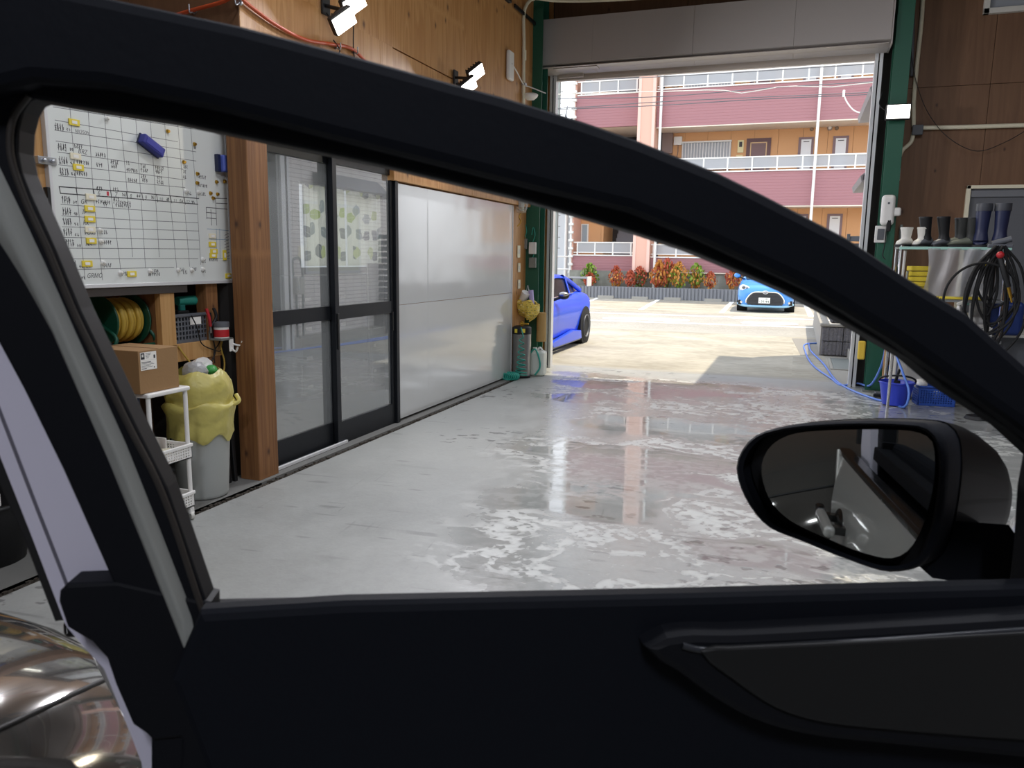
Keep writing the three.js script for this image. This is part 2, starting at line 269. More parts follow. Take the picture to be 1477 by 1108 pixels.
solo('shutter_bottom_bar', 'beige bottom bar of the raised shutter curtain just under its box', 'shutter curtain', [span(-3.34, .765, 4.02, 4.1, -10.9, -10.84, .006), span(-3.3, -2.95, 4.045, 4.11, -10.83, -10.78, .004)], std(0xc4b9ae, .4, .2));
// sliding glass door
{ const d = struct('door_1');
  const z0 = -6.53, z1 = -4.62, y1 = 2.45;
  part(d, 'door_frame', [span(-3.66, -3.53, 0, y1, z0 - .02, z0 + .035, .003), span(-3.66, -3.56, 0, y1, z1 - .03, z1, .003), span(-3.66, -3.53, y1 - .05, y1, z0, z1, .003), span(-3.66, -3.56, 0, .02, z0, z1, .002)], M.anod);
  part(d, 'threshold_rail', span(-3.556, -3.535, .008, .034, -5.62, z1 - .01, .004), M.aluWhite);
  const leaf = (za, zb, x, stL, stR) => { // za > zb
    part(d, 'leaf_frame', [span(x - .02, x + .02, .02, y1 - .05, za - stL, za, .003), span(x - .02, x + .02, .02, y1 - .05, zb, zb + stR, .003), span(x - .019, x + .019, .022, .2, zb + stR, za - stL), span(x - .019, x + .019, 1.07, 1.18, zb + stR, za - stL), span(x - .019, x + .019, y1 - .13, y1 - .052, zb + stR, za - stL)], M.anod);
    part(d, 'glass_pane', span(x - .002, x - .001, 1.18, y1 - .13, zb + stR, za - stL), M.glass); part(d, 'glass_pane', span(x - .002, x - .001, .2, 1.07, zb + stR, za - stL), M.glass); };
  leaf(z1 - .03, -5.60, -3.625, .03, .075); leaf(-5.50, z0 + .035, -3.575, .06, .05);
  part(d, 'glazing_bead', [span(-3.606, -3.6, 1.185, y1 - .14, z1 - .075, z1 - .06)], M.aluWhite);
  part(d, 'pull_handle', [span(-3.554, -3.546, .82, 1.12, -5.545, -5.52, .003)], M.black); part(d, 'pull_handle', span(-3.554, -3.546, .9, 1.08, -6.47, -6.45, .003), M.black);
}
// two glossy pale panels on the office wall
{ const t = thing('wall_panel', 'large glossy pale grey panel of two sheets screwed to the wall right of the glass door', 'wall panel', [0, 0, 0]);
  part(t, 'upper_sheet', span(-3.572, -3.55, 1.136, 2.262, -9.69, -6.56, .002), M.gloss); part(t, 'lower_sheet', span(-3.572, -3.55, .03, 1.132, -9.69, -6.56, .002), M.gloss);
  part(t, 'edge_trim', [span(-3.572, -3.543, .03, 2.262, -6.555, -6.54, .002), span(-3.572, -3.543, .03, 2.262, -9.705, -9.692, .002)], M.aluWhite); }
// ------------------------------------------------------------------ office behind the glass
{ const w = struct('wall_office');
  const wm = std(0x6a6866, .8);
  part(w, 'rear_wall', [span(-5.75, -5.6, -.1, 1.44, -10.9, -4.55), span(-5.75, -5.6, 2.44, 2.9, -10.9, -4.55), span(-5.75, -5.6, 1.44, 2.44, -7.95, -4.55), span(-5.75, -5.6, 1.44, 2.44, -10.9, -9.75)], wm);
  part(w, 'office_floor', span(-5.75, -3.72, -.1, .002, -10.9, -4.55), std(0x34363a, .3)); part(w, 'office_ceiling', span(-5.75, -3.7, 2.75, 2.85, -10.9, -4.5), std(0x8a8885, .8)); }
{ const leaf = canvasTex(1024, 640, (x, w, h) => {
    x.fillStyle = '#f1eeda'; x.fillRect(0, 0, w, h); const cols = ['#4f5a58', '#7f8a85', '#a9bd3e', '#c5cf77', '#3f4645', '#9aa39d'];
    const lf = (cx, cy, s, a, c) => { x.save(); x.translate(cx, cy); x.rotate(a); x.fillStyle = c; x.beginPath(); x.moveTo(0, 0); x.quadraticCurveTo(s * .5, -s * .66, s, 0); x.quadraticCurveTo(s * .5, s * .66, 0, 0); x.fill(); x.strokeStyle = '#e8e6d2'; x.lineWidth = 2; x.beginPath(); x.moveTo(0, 0); x.lineTo(s * .85, 0); x.stroke(); x.restore(); };
    for (let i = 0; i < 5; i++) for (let j = 0; j < 4; j++) { const cx = 90 + i * 205 + (j % 2) * 95, cy = 80 + j * 160, k = (i * 3 + j * 5) % 6; lf(cx, cy, 115, -1.3 + (k % 3) * .7, cols[k]); lf(cx, cy, 105, Math.PI + 1.3 - (k % 2) * .8, cols[(k + 3) % 6]); x.strokeStyle = '#d9d6c2'; x.lineWidth = 3; x.beginPath(); x.arc(cx + 50, cy + 60, 24, 0, 5); x.stroke(); }
  });
  const t = thing('curtain', 'pale cafe curtain with grey and green leaf print seen through the glass door', 'curtain', [-5.54, 0, -8.85]);
  const wave = (z0, z1, y0, y1) => { const n = 40, P = [[], []]; for (let i = 0; i <= n; i++) { const z = mix(z0, z1, i / n), x = .018 * Math.sin(i * 1.3) + .01 * Math.sin(i * .57); P[0].push(V(x, y0, z)); P[1].push(V(x * .6, y1, z)); } const g = loft(P, { closed: false, caps: false, crease: 2 }); const p = g.attributes.position, uv = new Float32Array(p.count * 2); for (let i = 0; i < p.count; i++) { uv[i * 2] = (p.getZ(i) + 1) / 2; uv[i * 2 + 1] = (p.getY(i) - 1.4) / 1.1; } g.setAttribute('uv', new THREE.BufferAttribute(uv, 2)); return g; };
  const cm = phy(0xffffff, .9, { map: leaf, transmission: .75, thickness: 0, side: THREE.DoubleSide });
  part(t, 'curtain_leaf', wave(.02, .93, 1.46, 2.42), cm, true); part(t, 'curtain_leaf', wave(-.9, -.02, 1.46, 2.42), cm, true); part(t, 'curtain_rod', rod(V(0, 2.43, -.95), V(0, 2.43, .97), .012), M.white);
}
{ const t = thing('office_cabinet', 'row of dark grey office drawers with white label tags under the leaf curtain', 'cabinet', [-5.35, 0, -8.6]);
  part(t, 'carcass', span(-.22, .2, .004, 1.36, -1.5, 1.35, .01), std(0x3c4245, .5));
  for (let r = 0; r < 4; r++) for (let c = 0; c < 4; c++) { const d = part(t, 'drawer', span(.2, .216, .06 + r * .33, .37 + r * .33, -1.47 + c * .71, -.8 + c * .71, .005), std(0x4a5154, .45)); part(d, 'label_tag', span(.217, .22, .09 + r * .33, .13 + r * .33, -.98 + c * .71, -.87 + c * .71), M.paper); } }
{ const t = thing('desk_screen', 'white low desk partition in front of the drawers inside the office', 'partition', [-4.9, 0, -8.5]);
  part(t, 'panel', span(-.015, .015, .7, 1.5, -.95, .2, .01), M.white); part(t, 'foot', [span(-.15, .15, .003, .03, -.9, -.84, .005), span(-.15, .15, .003, .03, .1, .16, .005), span(-.015, .015, .02, .72, -.88, -.85), span(-.015, .015, .02, .72, .11, .14)], M.greyP); }
{ const t = thing('tube_lamp', 'slim white tube lamp on the office ceiling seen at top of the glass door', 'lamp', [-4.45, 2.615, -5.97], 0);
  part(t, 'housing', span(-.04, .04, .03, .085, -.62, .62, .01), M.white); part(t, 'tube', cyl(.016, .016, 1.2, 0, .01, 0, [Math.PI / 2, 0, 0]), lampMat);
  const l = new THREE.RectAreaLight(0xfff8ea, 9 * LAMP, .05, 1.2); l.position.set(-4.45, 2.59, -5.97); l.lookAt(-4.45, 0, -5.97); scene.add(l); }

// ------------------------------------------------------------------ outdoors: ground
{ const g = struct('forecourt'); part(g, 'slab', span(-16, .5, -.3, -.004, -17.55, -11.12), M.forecourt); part(g, 'slab', span(.5, 8, -.3, -.006, -17.55, -11.12), M.kerb);
  part(g, 'apron', span(-3.5, .9, -.02, 0, -11.3, -11.12), M.kerb); part(g, 'kerb_gutter', span(-16, 8, -.3, -.002, -18.0, -17.56, .01), M.kerb); part(g, 'damp_patch', extr([[-.05, 17.2], [.42, 17.25], [.42, 14.3], [.12, 14.2]], .002).rotateX(-Math.PI / 2).translate(0, -.003, 0), std(0x86837c, .6)); }
{ const r = struct('street'); part(r, 'asphalt', span(-40, 30, -.3, -.006, -23.7, -18.01), M.road);
  const strip = (x0, z0, x1, z1, w) => { const d = V(x1 - x0, 0, z1 - z0), L = d.length(); const g = box(L, .004, w, 0, 0, 0); return mv(g, (x0 + x1) / 2, -.004, (z0 + z1) / 2, -Math.atan2(z1 - z0, x1 - x0)); };
  part(r, 'edge_line', strip(-14, -18.9, 6, -20.9, .28), M.paint); part(r, 'edge_line', strip(-14, -22.0, 6, -23.5, .25), M.paint);
  for (const [px, py, s] of [[905, 459, 1.2], [940, 460, 1.1], [973, 461.5, .7], [1110, 466, 1.3], [1075, 458, .8]]) { const p = aY(px, py, 0); part(r, 'road_marking', extr(smooth([[-.5 * s, -.35], [.1 * s, -.45], [.55 * s, -.1], [.35 * s, .4], [-.2 * s, .3], [-.5 * s, .15]], 16), .004).rotateX(-Math.PI / 2).translate(p.x, -.006, p.z), M.paint); } }
{ const l = struct('parking_lot'); part(l, 'slab', span(-40, 30, -.3, -.004, -31.25, -23.7), M.forecourt);
  for (const [x0, z0, x1, z1] of [[-7.1, -26.4, -7.65, -31.2], [-4.66, -24.7, -5.2, -31.2], [-2.15, -24.6, -2.36, -31.2], [.42, -24.4, .3, -31.2], [2.9, -24.4, 2.9, -31.2]]) { const L = Math.hypot(x1 - x0, z1 - z0); part(l, 'parking_line', mv(box(.16, .004, L), (x0 + x1) / 2, -.003, (z0 + z1) / 2, Math.atan2(x1 - x0, z1 - z0)), M.paint); } }
{ let first; for (const [i, [px, py]] of [[880, 429.5], [928, 431], [977, 431.5], [1035, 432.5], [1098, 433]].entries()) { const p = aY(px, py, 0); p.z = -30.75;
    const lb = ['first low concrete wheel stop from the left, near the blue coupe', 'second concrete wheel stop from the left, in the first empty bay', 'third concrete wheel stop, right of the middle bay line', 'fourth concrete wheel stop, next to the light blue car', 'low wheel stop behind the light blue car'][i];
    if (!first) { first = thing('wheel_stop', lb, 'wheel stop', [p.x, 0, p.z], 0, 'parking wheel stops'); part(first, 'bar', extr([[-.07, 0], [.07, 0], [.05, .11], [-.05, .11]], .62, .01).rotateY(Math.PI / 2).translate(-.31, 0, 0), M.kerb); } else dup(first, [p.x, 0, p.z], 0, lb); } }
// ribbed planter wall with soil, plinth behind
{ const p = thing('planter', 'long low grey ribbed concrete planter wall along the back of the parking lot', 'planter', [0, 0, 0]);
  const pts = [[-16, -31.55], [12, -31.55]]; for (let x = 12; x > -16; x -= .14) pts.push([x, -31.27], [x - .08, -31.27], [x - .085, -31.31], [x - .135, -31.31]);
  const s = shape(pts.map(q => [q[0], -q[1]])); const g = new THREE.ExtrudeGeometry(s, { depth: .46, bevelEnabled: false }); g.rotateX(-Math.PI / 2); part(p, 'ribbed_wall', g, std(0x85868a, .9)); part(p, 'soil', span(-16, 12, .02, .4, -32.6, -31.5), std(0x8d8468, .95, 0, { bumpMap: speck, bumpScale: .03 })); }

// ------------------------------------------------------------------ apartment block
{ const b = thing('apartment_building', 'three-storey apartment block with dark red siding bands, orange walls and white railings', 'building', [0, 0, 0]);
  const red = std(0xa5757a, .6), orange = std(0xdca877, .7, 0, { bumpMap: speck, bumpScale: .002 }), pink = std(0xe3b5a2, .7), cream = std(0xe6dacb, .7), rail = M.white, brown = std(0x6d5254, .6), frost = phy(0xd5d8dc, .55, { transmission: .55, thickness: 0 }), dark = std(0x4a4748, .7);
  const side = (x0, x1, y0, y1, z) => { const pts = [[0, y0], [.12, y0]]; const out = []; for (let y = y0; y < y1 - .05; y += .11) out.push([.127, y + .012], [.127, y + .09], [.12, y + .1]); const g = extr([[0, y0], [.12, y0], ...out, [.12, y1], [0, y1]], x1 - x0); g.rotateY(-Math.PI / 2); g.translate(x1, 0, z - .12); /* profile x -> +z */ return g; };
  const rails = (name, x0, x1, y0, h, z, step, start) => { const r = part(b, name, [span(x0, x1, y0 + h - .05, y0 + h, z - .03, z + .03), span(x0, x1, y0 - .03, y0 + .02, z - .03, z + .05), span(x0, x1, y0 + .09, y0 + .13, z - .02, z + .02)], rail);
    const xs = []; for (let x = start; x <= x1 + .01; x += step) xs.push(x); xs.forEach((x, i) => { part(r, 'rail_post', span(x - .028, x + .028, y0, y0 + h - .02, z - .028, z + .028), rail); if (i + 1 < xs.length) part(r, 'frosted_panel', span(x + .03, xs[i + 1] - .03, y0 + .13, y0 + h - .05, z - .006, z + .006), frost); }); };
  const XR = 7;
  part(b, 'plinth', span(-9.3, XR, -.2, 1.08, -32.75, -32.6), M.plinth);
  for (const [yb, lo, hi] of [[1.68, 1.08, .53], [5.04, 3.7, .55], [8.28, 6.83, .53], [11.6, 10.1, .5]]) {
    part(b, 'siding_band', side(-5.8, XR, lo, yb - .03, -32.5), red); part(b, 'slab', span(-5.8, XR, lo, lo + .16, -34.2, -32.62), cream); part(b, 'slab_fascia', span(-5.8, XR, lo - .04, lo + .02, -32.64, -32.5), cream); rails('balcony_railing', -5.8, XR, yb, hi, -32.5, .924, -5.7);
    const lo2 = lo + .18 * (lo > 1.2) - .04 * (lo < 1.2); part(b, 'siding_band', side(-9.3, -6.45, lo2, yb + .02, -33), red); part(b, 'slab', span(-9.3, -6.45, lo2, lo2 + .16, -36, -33.1), cream); if (yb < 9) rails('stair_railing', -9.25, -6.45, yb + .05, .56, -33, .78, -9.08); }
  // orange walls in panels
  for (const [y0, y1] of [[1.2, 3.7], [3.85, 6.83], [7.0, 10.1]]) { for (let x = -5.8; x < XR; x += .93) part(b, 'wall_panel', span(x + .004, Math.min(XR, x + .926), y0, y1, -34.35, -34.2, .004), orange); part(b, 'wall_panel', span(-9.3, -8.35, y0, y1, -34.4, -34.2), orange); part(b, 'stair_wall', span(-8.36, -8.24, y0, y1, -36, -34.2), orange); part(b, 'stair_rear_wall', span(-8.3, -6.3, y0, y1, -36.1, -36), dark); part(b, 'return_wall', span(-9.38, -9.28, y0 - .2, y1 + .2, -35, -33), pink); }
  part(b, 'pillar', span(-6.49, -5.82, 1.06, 13, -33.2, -32.2, .02), pink); part(b, 'pillar_trim', [span(-6.5, -6.38, 1.05, 13, -32.22, -32.17), span(-5.93, -5.81, 1.05, 13, -32.22, -32.17)], std(0xeec8ba, .7)); part(b, 'parapet', span(-9.3, XR, 12.0, 13.2, -36.2, -32.6), cream); part(b, 'body', span(-9.3, XR, .2, 12, -40, -36.2), dark);
  // drainpipes
  for (const x of [-5.6, .28]) part(b, 'drainpipe', rod(V(x, x < 0 ? .4 : 1.0, -32.28), V(x, 13, -32.28), .055), M.white);
  part(b, 'drainpipe', rod(V(-9.36, .3, -32.9), V(-9.36, 13, -32.9), .05), M.white); for (let y = .6; y < 12; y += .34) part(b, 'wall_step', span(-9.45, -9.25, y, y + .1, -32.96, -32.82), M.white);
  // openings of each storey, right section
  const z = -34.2; const fl = [2.97 - 3.5, 0, 3.0];
  for (const [k, dy] of [-3.0, 0, 2.97].entries()) {
    const gw = part(b, 'grilled_window', [span(-4.98, -2.98, 5.3 + dy, 6.45 + dy, z, z + .03)], std(0xb9bcc2, .3)); const bars = []; for (let x = -4.95; x < -3; x += .12) bars.push(span(x, x + .03, 5.3 + dy, 6.42 + dy, z + .1, z + .13)); part(gw, 'window_grille', [...bars, span(-5.0, -2.96, 6.4 + dy, 6.46 + dy, z + .03, z + .14), span(-5, -2.96, 5.3 + dy, 5.35 + dy, z + .03, z + .14)], M.white);
    const dr = part(b, 'entrance_door', span(-2.37, -1.42, 4.0 + dy, 6.5 + dy, z, z + .05), brown); part(dr, 'door_leaf', span(-2.17, -1.62, 4.05 + dy, 6.3 + dy, z + .05, z + .08), std(0x7d6364, .55)); part(dr, 'door_trim', [span(-2.22, -2.18, 4 + dy, 6.33 + dy, z + .05, z + .075), span(-1.61, -1.57, 4 + dy, 6.33 + dy, z + .05, z + .075), span(-2.22, -1.57, 6.3 + dy, 6.34 + dy, z + .05, z + .075)], std(0xd9b98f, .6));
    for (const x of [-.37, .91]) { const n = part(b, 'narrow_window', span(x, x + .57, 5.0 + dy, 6.47 + dy, z, z + .04), std(0x8a7478, .6)); part(n, 'pane', span(x + .1, x + .48, 5.05 + dy, 6.38 + dy, z + .04, z + .06), std(0xe6e8ea, .2)); part(n, 'sash_slot', span(x + .18, x + .4, 6.28 + dy, 6.31 + dy, z + .06, z + .066), dark); }
    const vt = part(b, 'vent_cap', cyl(.1, .1, .08, .755, 6.79 + dy, z + .04, [Math.PI / 2, 0, 0]), std(0x9b8d84, .6)); part(vt, 'vent_hole', cyl(.06, .06, .02, .755, 6.79 + dy, z + .085, [Math.PI / 2, 0, 0]), std(0xe6ddd4, .5)); for (const x of [.09, 1.01]) part(b, 'vent_cap', cyl(.075, .05, .08, x, 6.77 + dy, z + .04, [Math.PI / 2, 0, 0]), std(0x94816f, .6));
    const im = part(b, 'intercom', span(-2.72, -2.48, 5.95 + dy, 6.45 + dy, z, z + .05, .01), std(0xe9dfae, .6)); part(im, 'meter_window', span(-2.66, -2.54, 6.18 + dy, 6.38 + dy, z + .05, z + .056), dark); part(b, 'name_plate', span(-2.76, -2.5, 5.72 + dy, 5.86 + dy, z, z + .03), std(0xe7d8a6, .6));
    part(b, 'meter_cabinet', span(-5.8, -5.36, 6.0 + dy, 6.83 + dy, z, z + .18, .01), std(0x8d7a74, .6)); part(b, 'service_box', span(-5.32, -4.98, 6.34 + dy, 6.68 + dy, z, z + .12, .01), M.white); part(b, 'service_cable', tube([[-5.55, 6.0 + dy, z + .05], [-5.5, 5.75 + dy, z + .05], [-5.28, 5.7 + dy, z + .05], [-5.15, 5.95 + dy, z + .05], [-5.14, 6.34 + dy, z + .05]], .012), M.greyP);
  }
  // left bay: lobby window, stair flight, bright stair window
  for (const dy of [0, 3.3, 6.4]) { const n = part(b, 'lobby_window', span(-9.26, -8.92, 2.15 + dy, 3.1 + dy, z, z + .04), M.white); part(n, 'pane', span(-9.2, -8.98, 2.2 + dy, 3.05 + dy, z + .04, z + .06), std(0x9fb0b8, .15)); const sw = part(b, 'stair_window', span(-6.95, -6.35, 2.35 + dy, 2.95 + dy, -35.99, -35.9), M.white); part(sw, 'pane', span(-6.9, -6.4, 2.4 + dy, 2.9 + dy, -35.9, -35.88), std(0xeef3f6, .1));
    for (let s = 0; s < 11; s++) part(b, 'stair_step', span(-7.9 + s * .02, -7.0 + s * .02, 1.3 + s * .2 + dy, 1.5 + s * .2 + dy, -34.4 - s * .12, -34.2 - s * .12), std(0x77757a, .7)); part(b, 'stair_stringer', mv(box(.14, .5, 2.4), -6.9, 2.4 + dy, -35, 0, .95), std(0xa39a90, .7)); }
}
// pale house and railing at the far left, utility pole
{ const h = thing('pale_house', 'pale grey rendered house with white drainpipe left of the red apartment block', 'house', [-13.5, 0, -37]); part(h, 'wall', span(-5, 3.05, 0, 4.6, -4, 0), std(0xc9ced2, .8)); part(h, 'side_wall', span(3.06, 3.4, 0, 4.4, -4, .3), std(0xb9aca2, .8)); part(h, 'drainpipe', rod(V(2.75, 0, .1), V(2.75, 4.5, .1), .07), M.white); part(h, 'roof', span(-5.2, 3.6, 4.6, 4.75, -4.2, .5, .03), M.greyP); part(h, 'window', span(-1, .8, 1, 2.2, 0, .04, .01), std(0x7f8d96, .15)); }
{ const f = thing('white_railing', 'white pipe railing in front of the pale house behind the blue coupe', 'railing', [-11, 0, -33.2]); for (const y of [.75, 1.65, 1.1, .2]) part(f, 'rail', rod(V(-3, y, 0), V(1.55, y, 0), .035), M.white); for (let x = -3; x < 1.7; x += .65) part(f, 'post', rod(V(x, 0, 0), V(x, 1.66, 0), .03), M.white); }
{ const p = thing('utility_pole', 'slim grey utility pole with step bolts at the left edge of the apartment block', 'pole', [-9.75, 0, -31.9]); part(p, 'shaft', cyl(.11, .09, 9, 0, 4.5, 0), M.galv); for (let y = 2; y < 8.8; y += .45) part(p, 'step_bolt', rod(V(-.2, y, 0), V(.2, y, 0), .015), M.galv); }
for (const [k, pts] of [[[797, 118], [1020, 107], [1245, 93]], [[797, 143], [960, 139], [1122, 126], [1255, 118]], [[797, 158], [951, 152], [1100, 143], [1260, 136]], [[830, 155], [951, 147], [1100, 140], [1260, 133]], [[990, 131], [1040, 130], [1075, 134.5], [1110, 127], [1160, 124], [1190, 126], [1260, 119]]].entries())
  solo('overhead_cable', ['top dark overhead cable crossing in front of the white upper railing', 'thin overhead cable second from top across the upper red siding', 'lowest dark overhead cable across the upper red siding', 'thin overhead cable just above the lowest one across red siding', 'sagging white overhead cable draped below the upper white railing'][k], 'cable', tube([aZ(300, pts[0][1] + (797 - 300) * .04, -26), ...pts.map(p => aZ(p[0], p[1], -26)), aZ(1700, pts.at(-1)[1] - 25, -26)], k === 4 ? .015 : .013, 60, 6), k === 4 ? M.offwhite : M.greyP);
solo('drop_wire', 'white cable clamp with a wire loop hanging down in front of red siding', 'cable', [tube([aZ(1217, 137, -25.9), aZ(1222, 148, -25.9), aZ(1233, 160, -25.9), aZ(1246, 163, -25.9), aZ(1262, 159, -25.9)], .02), mv(box(.07, .2, .07, 0, 0, 0, .02), ...aZ(1217, 135, -25.9).toArray())], M.white);
{ const t = thing('distant_tree', 'bare dark twigs of a far tree against white sky left of the block', 'tree', [-16.2, 0, -55]); const g = []; for (let i = 0; i < 16; i++) { const a = rr(0, 6.28), r = rr(0, .8), y = 9.6 + rr(0, 2.2); g.push(rod(V(Math.cos(a) * r * .4, y - .5, Math.sin(a) * r * .4), V(Math.cos(a) * r + rr(-.2, .2), y + rr(-.2, .5), Math.sin(a) * r), .035, 5)); } part(t, 'twigs', g, M.greyP); part(t, 'trunk', cyl(.2, .08, 11, 0, 5.5, 0), M.greyP); }

// ------------------------------------------------------------------ hedge of small shrubs
{ const mats = { r: std(0xb5563a, .7, 0, { side: THREE.DoubleSide }), o: std(0xc98a3e, .7, 0, { side: THREE.DoubleSide }), g: std(0x7f9a35, .7, 0, { side: THREE.DoubleSide }), d: std(0x57702f, .7, 0, { side: THREE.DoubleSide }) };
  const leaves = (n, s, h0, h1, w) => { const g = []; for (let i = 0; i < n; i++) { const a = rr(0, 6.28), y = rr(h0, h1), k = Math.sin(Math.PI * Math.min(1, (y - h0) / (h1 - h0) * .8 + .15)), r = w * k * Math.sqrt(rnd()); const l = new THREE.PlaneGeometry(s, s * 1.7, 1, 2); const p = l.attributes.position; for (let q = 0; q < p.count; q++) { const v = p.getY(q) / (s * 1.7); p.setX(q, p.getX(q) * (1 - Math.abs(v) * 1.4)); p.setZ(q, v * v * s * .5); } l.computeVertexNormals(); g.push(mv(l, Math.cos(a) * r, y, Math.sin(a) * r, rr(0, 6.28), rr(-1.2, .6))); } return mg(g); };
  const kinds = []; for (let k = 0; k < 3; k++) kinds.push([leaves(190, .07, .15, .98, .34), leaves(110, .07, .08, .85, .33), tube([[0, 0, 0], [.03, .3, 0], [-.04, .75, .03]], .018, 8, 5)]);
  const S = [[850, 389, 1, 'g', 'd', 1.25, 'bright green bushy shrub at the left end of the planter'], [850.5, 399, .62, 'r', 'r', .8, 'small red shrub under the bright green one at left end'], [888, 396, .9, 'r', 'o', 1, 'red-orange shrub right of the green one in the planter'], [909, 400, .75, 'r', 'r', .8, 'low deep red shrub, third clump from the left of the hedge'], [922, 397, .9, 'r', 'd', 1, 'red and green shrub at the foot of the pink pillar'], [950, 388, 1.15, 'o', 'r', 1.2, 'tall orange shrub just right of the white drainpipe'], [962, 386, 1.25, 'r', 'g', 1.1, 'tallest reddish-green shrub of the hedge, right of drainpipe'], [978, 391, 1.1, 'o', 'g', 1.2, 'broad orange-green shrub in the middle of the hedge'], [1003, 390, 1.05, 'g', 'o', 1.1, 'yellow-green shrub left of the small round red one'], [1024, 397, .75, 'r', 'o', .8, 'small round red shrub standing alone before grey wall'], [1058, 392, 1.0, 'r', 'o', 1, 'red shrub directly left of the light blue car'], [1150, 392, 1.0, 'o', 'g', 1, 'shrub behind the right side of the light blue car']];
  S.forEach(([px, py, h, m1, m2, w, label], i) => { const p = aZ(px, 412, -32.05 + (i % 2) * .25 + (i === 1 ? .3 : 0)); const t = thing('shrub', label, 'shrub', [p.x, .4, p.z], i * 1.3); const k = kinds[i % 3]; part(t, 'foliage', k[0].clone().scale(w, h, w), mats[m1]); part(t, 'foliage', k[1].clone().scale(w, h, w), mats[m2]); part(t, 'stem', k[2].clone(), M.timber); });
}
// ------------------------------------------------------------------ neighbour on the right: block wall, louvres, tiled house with awnings
{ const w = thing('block_wall', 'low wall of rough split-face concrete blocks outside right of the opening', 'wall', [0, 0, 0]);
  const rough = std(0x77767a, .95, 0, { bumpMap: tex(256, 256, grey((u, v) => Math.min(1, .55 * Math.abs(Math.sin(u * 25)) + .8 * fb(u * 24, v * 24, 4, 24))), false, .5), bumpScale: .03 }), smoothB = std(0x9b9893, .9, 0, { bumpMap: speck, bumpScale: .004 });
  part(w, 'side_wall', span(.42, .54, 0, .5, -21, -14.32), smoothB); part(w, 'capping', [span(.4, .56, .5, .54, -21, -14.26, .01), span(.4, 2.2, .5, .54, -14.4, -14.24, .01)], M.kerb); part(w, 'core', span(.5, 2.2, 0, .5, -14.4, -14.33), M.kerb);
  for (let r = 0; r < 2; r++) for (let c = 0; c < 5; c++) { const x0 = .44 + c * .34 - (r ? .0 : .0); part(w, 'split_block', span(x0 + .006, x0 + .334, .01 + r * .245, .245 + r * .245, -14.34, -14.27 + ((c + r) % 3) * .008, .012), rough); }
  for (let c = 0; c < 12; c++) part(w, 'stone_block', span(.56, .74, .54, 1.0, -20.8 + c * .53, -20.3 + c * .53, .05), rough); }
{ const t = thing('louvre_fence', 'dark grey louvred fence panel standing on the split-face block wall', 'fence', [.72, .56, -14.5]); part(t, 'post', span(0, .05, 0, 1.5, -.03, .03, .004), M.greyP); part(t, 'post', span(1.1, 1.15, 0, 1.5, -.03, .03, .004), M.greyP); for (let i = 0; i < 11; i++) part(t, 'slat', mv(box(1.06, .1, .012, 0, 0, 0, .004), .575, .2 + i * .122, 0, 0, -.5), M.greyP); part(t, 'bottom_rail', span(.05, 1.1, .1, .14, -.02, .02), M.greyP); }
solo('water_bottle', 'row of pale bottles lying under the louvre fence on the wall capping', 'bottle', [cyl(.045, .045, .2, .84, .59, -14.36, [0, 0, Math.PI / 2]), cyl(.045, .045, .2, 1.06, .59, -14.36, [0, 0, Math.PI / 2])], M.white);
{ const t = thing('drain_cover', 'pale steel drain cover in a frame by the foot of the right guide rail', 'drain cover', [.9, 0, -13.2]); part(t, 'frame', [span(-.36, -.32, -.004, .006, -.75, .7), span(.3, .34, -.004, .006, -.75, .7), span(-.36, .34, -.004, .006, .68, .72), span(-.36, .34, -.004, .006, -.77, -.73)], M.kerb); part(t, 'plate', span(-.31, .29, -.004, .004, -.72, .67, .002), M.galv); }
{ const h = thing('tiled_house', 'grey tile-clad house with awnings beside the forecourt, mirrored in the glass door', 'house', [0, 0, 0]);
  const tile = std(0xffffff, .5, 0, { map: tex(256, 256, (u, v, o) => { const c = Math.floor(v * 8), f = v * 8 - c, g = u * 2 + (c % 2) * .0, e = g - Math.floor(g), j = f < .1 || e < .025, n = .5 + .5 * vn(c * 3.1, Math.floor(g) * 7.7); const q = j ? 125 : mix(205, 240, n * .6 + .4 * fb(u * 20, v * 80, 2)); o[0] = q; o[1] = q * .97; o[2] = q * .95; }, true, .6) });
  part(h, 'tiled_wall', span(1.14, 1.3, 0, 6, -15.0, -11.3), tile); part(h, 'end_wall', span(1.14, 6, 0, 6, -15.1, -14.95), tile); part(h, 'roof', span(.6, 6, 6.0, 6.15, -15.0, -11.2), M.greyP); part(h, 'footing', span(.86, 1.14, 0, .14, -15, -11.25), M.kerb);
  const wn = part(h, 'window', span(1.1, 1.14, 1.25, 2.55, -13.7, -12.0), M.alu); part(wn, 'pane', span(1.09, 1.1, 1.3, 2.5, -13.65, -12.05), std(0xb9b9a8, .1));
  for (const [y, z0, z1] of [[2.74, -14.3, -12.35], [3.85, -14.3, -11.9]]) { const a = part(h, 'awning', extr([[0, 0], [.38, -.02], [.4, .06], [.1, .32], [0, .34]], z1 - z0, .004).rotateY(Math.PI).translate(1.13, y, z1), std(0x8f8b8c, .5, .2)); part(a, 'awning_end', extr([[0, .02], [.37, 0], [.37, .06], [.09, .3], [0, .32]], .01).rotateY(Math.PI).translate(1.13, y + .005, z1 + .014), std(0x4c4a4c, .6)); }
  part(h, 'gas_meter', span(.95, 1.14, .9, 1.2, -11.75, -11.5, .02), std(0xb8b6ae, .5)); part(h, 'gas_pipe', [tube([[1.05, .1, -11.62], [1.05, .9, -11.62]], .02), tube([[1.05, 1.2, -11.55], [1.05, 1.5, -11.55], [1.05, 1.52, -11.75], [1.05, .1, -11.8]], .02)], M.galv); for (const z of [-11.95, -12.3]) part(h, 'notice_plate', span(1.13, 1.14, 1.5, 1.75, z - .12, z + .12), M.cream); }
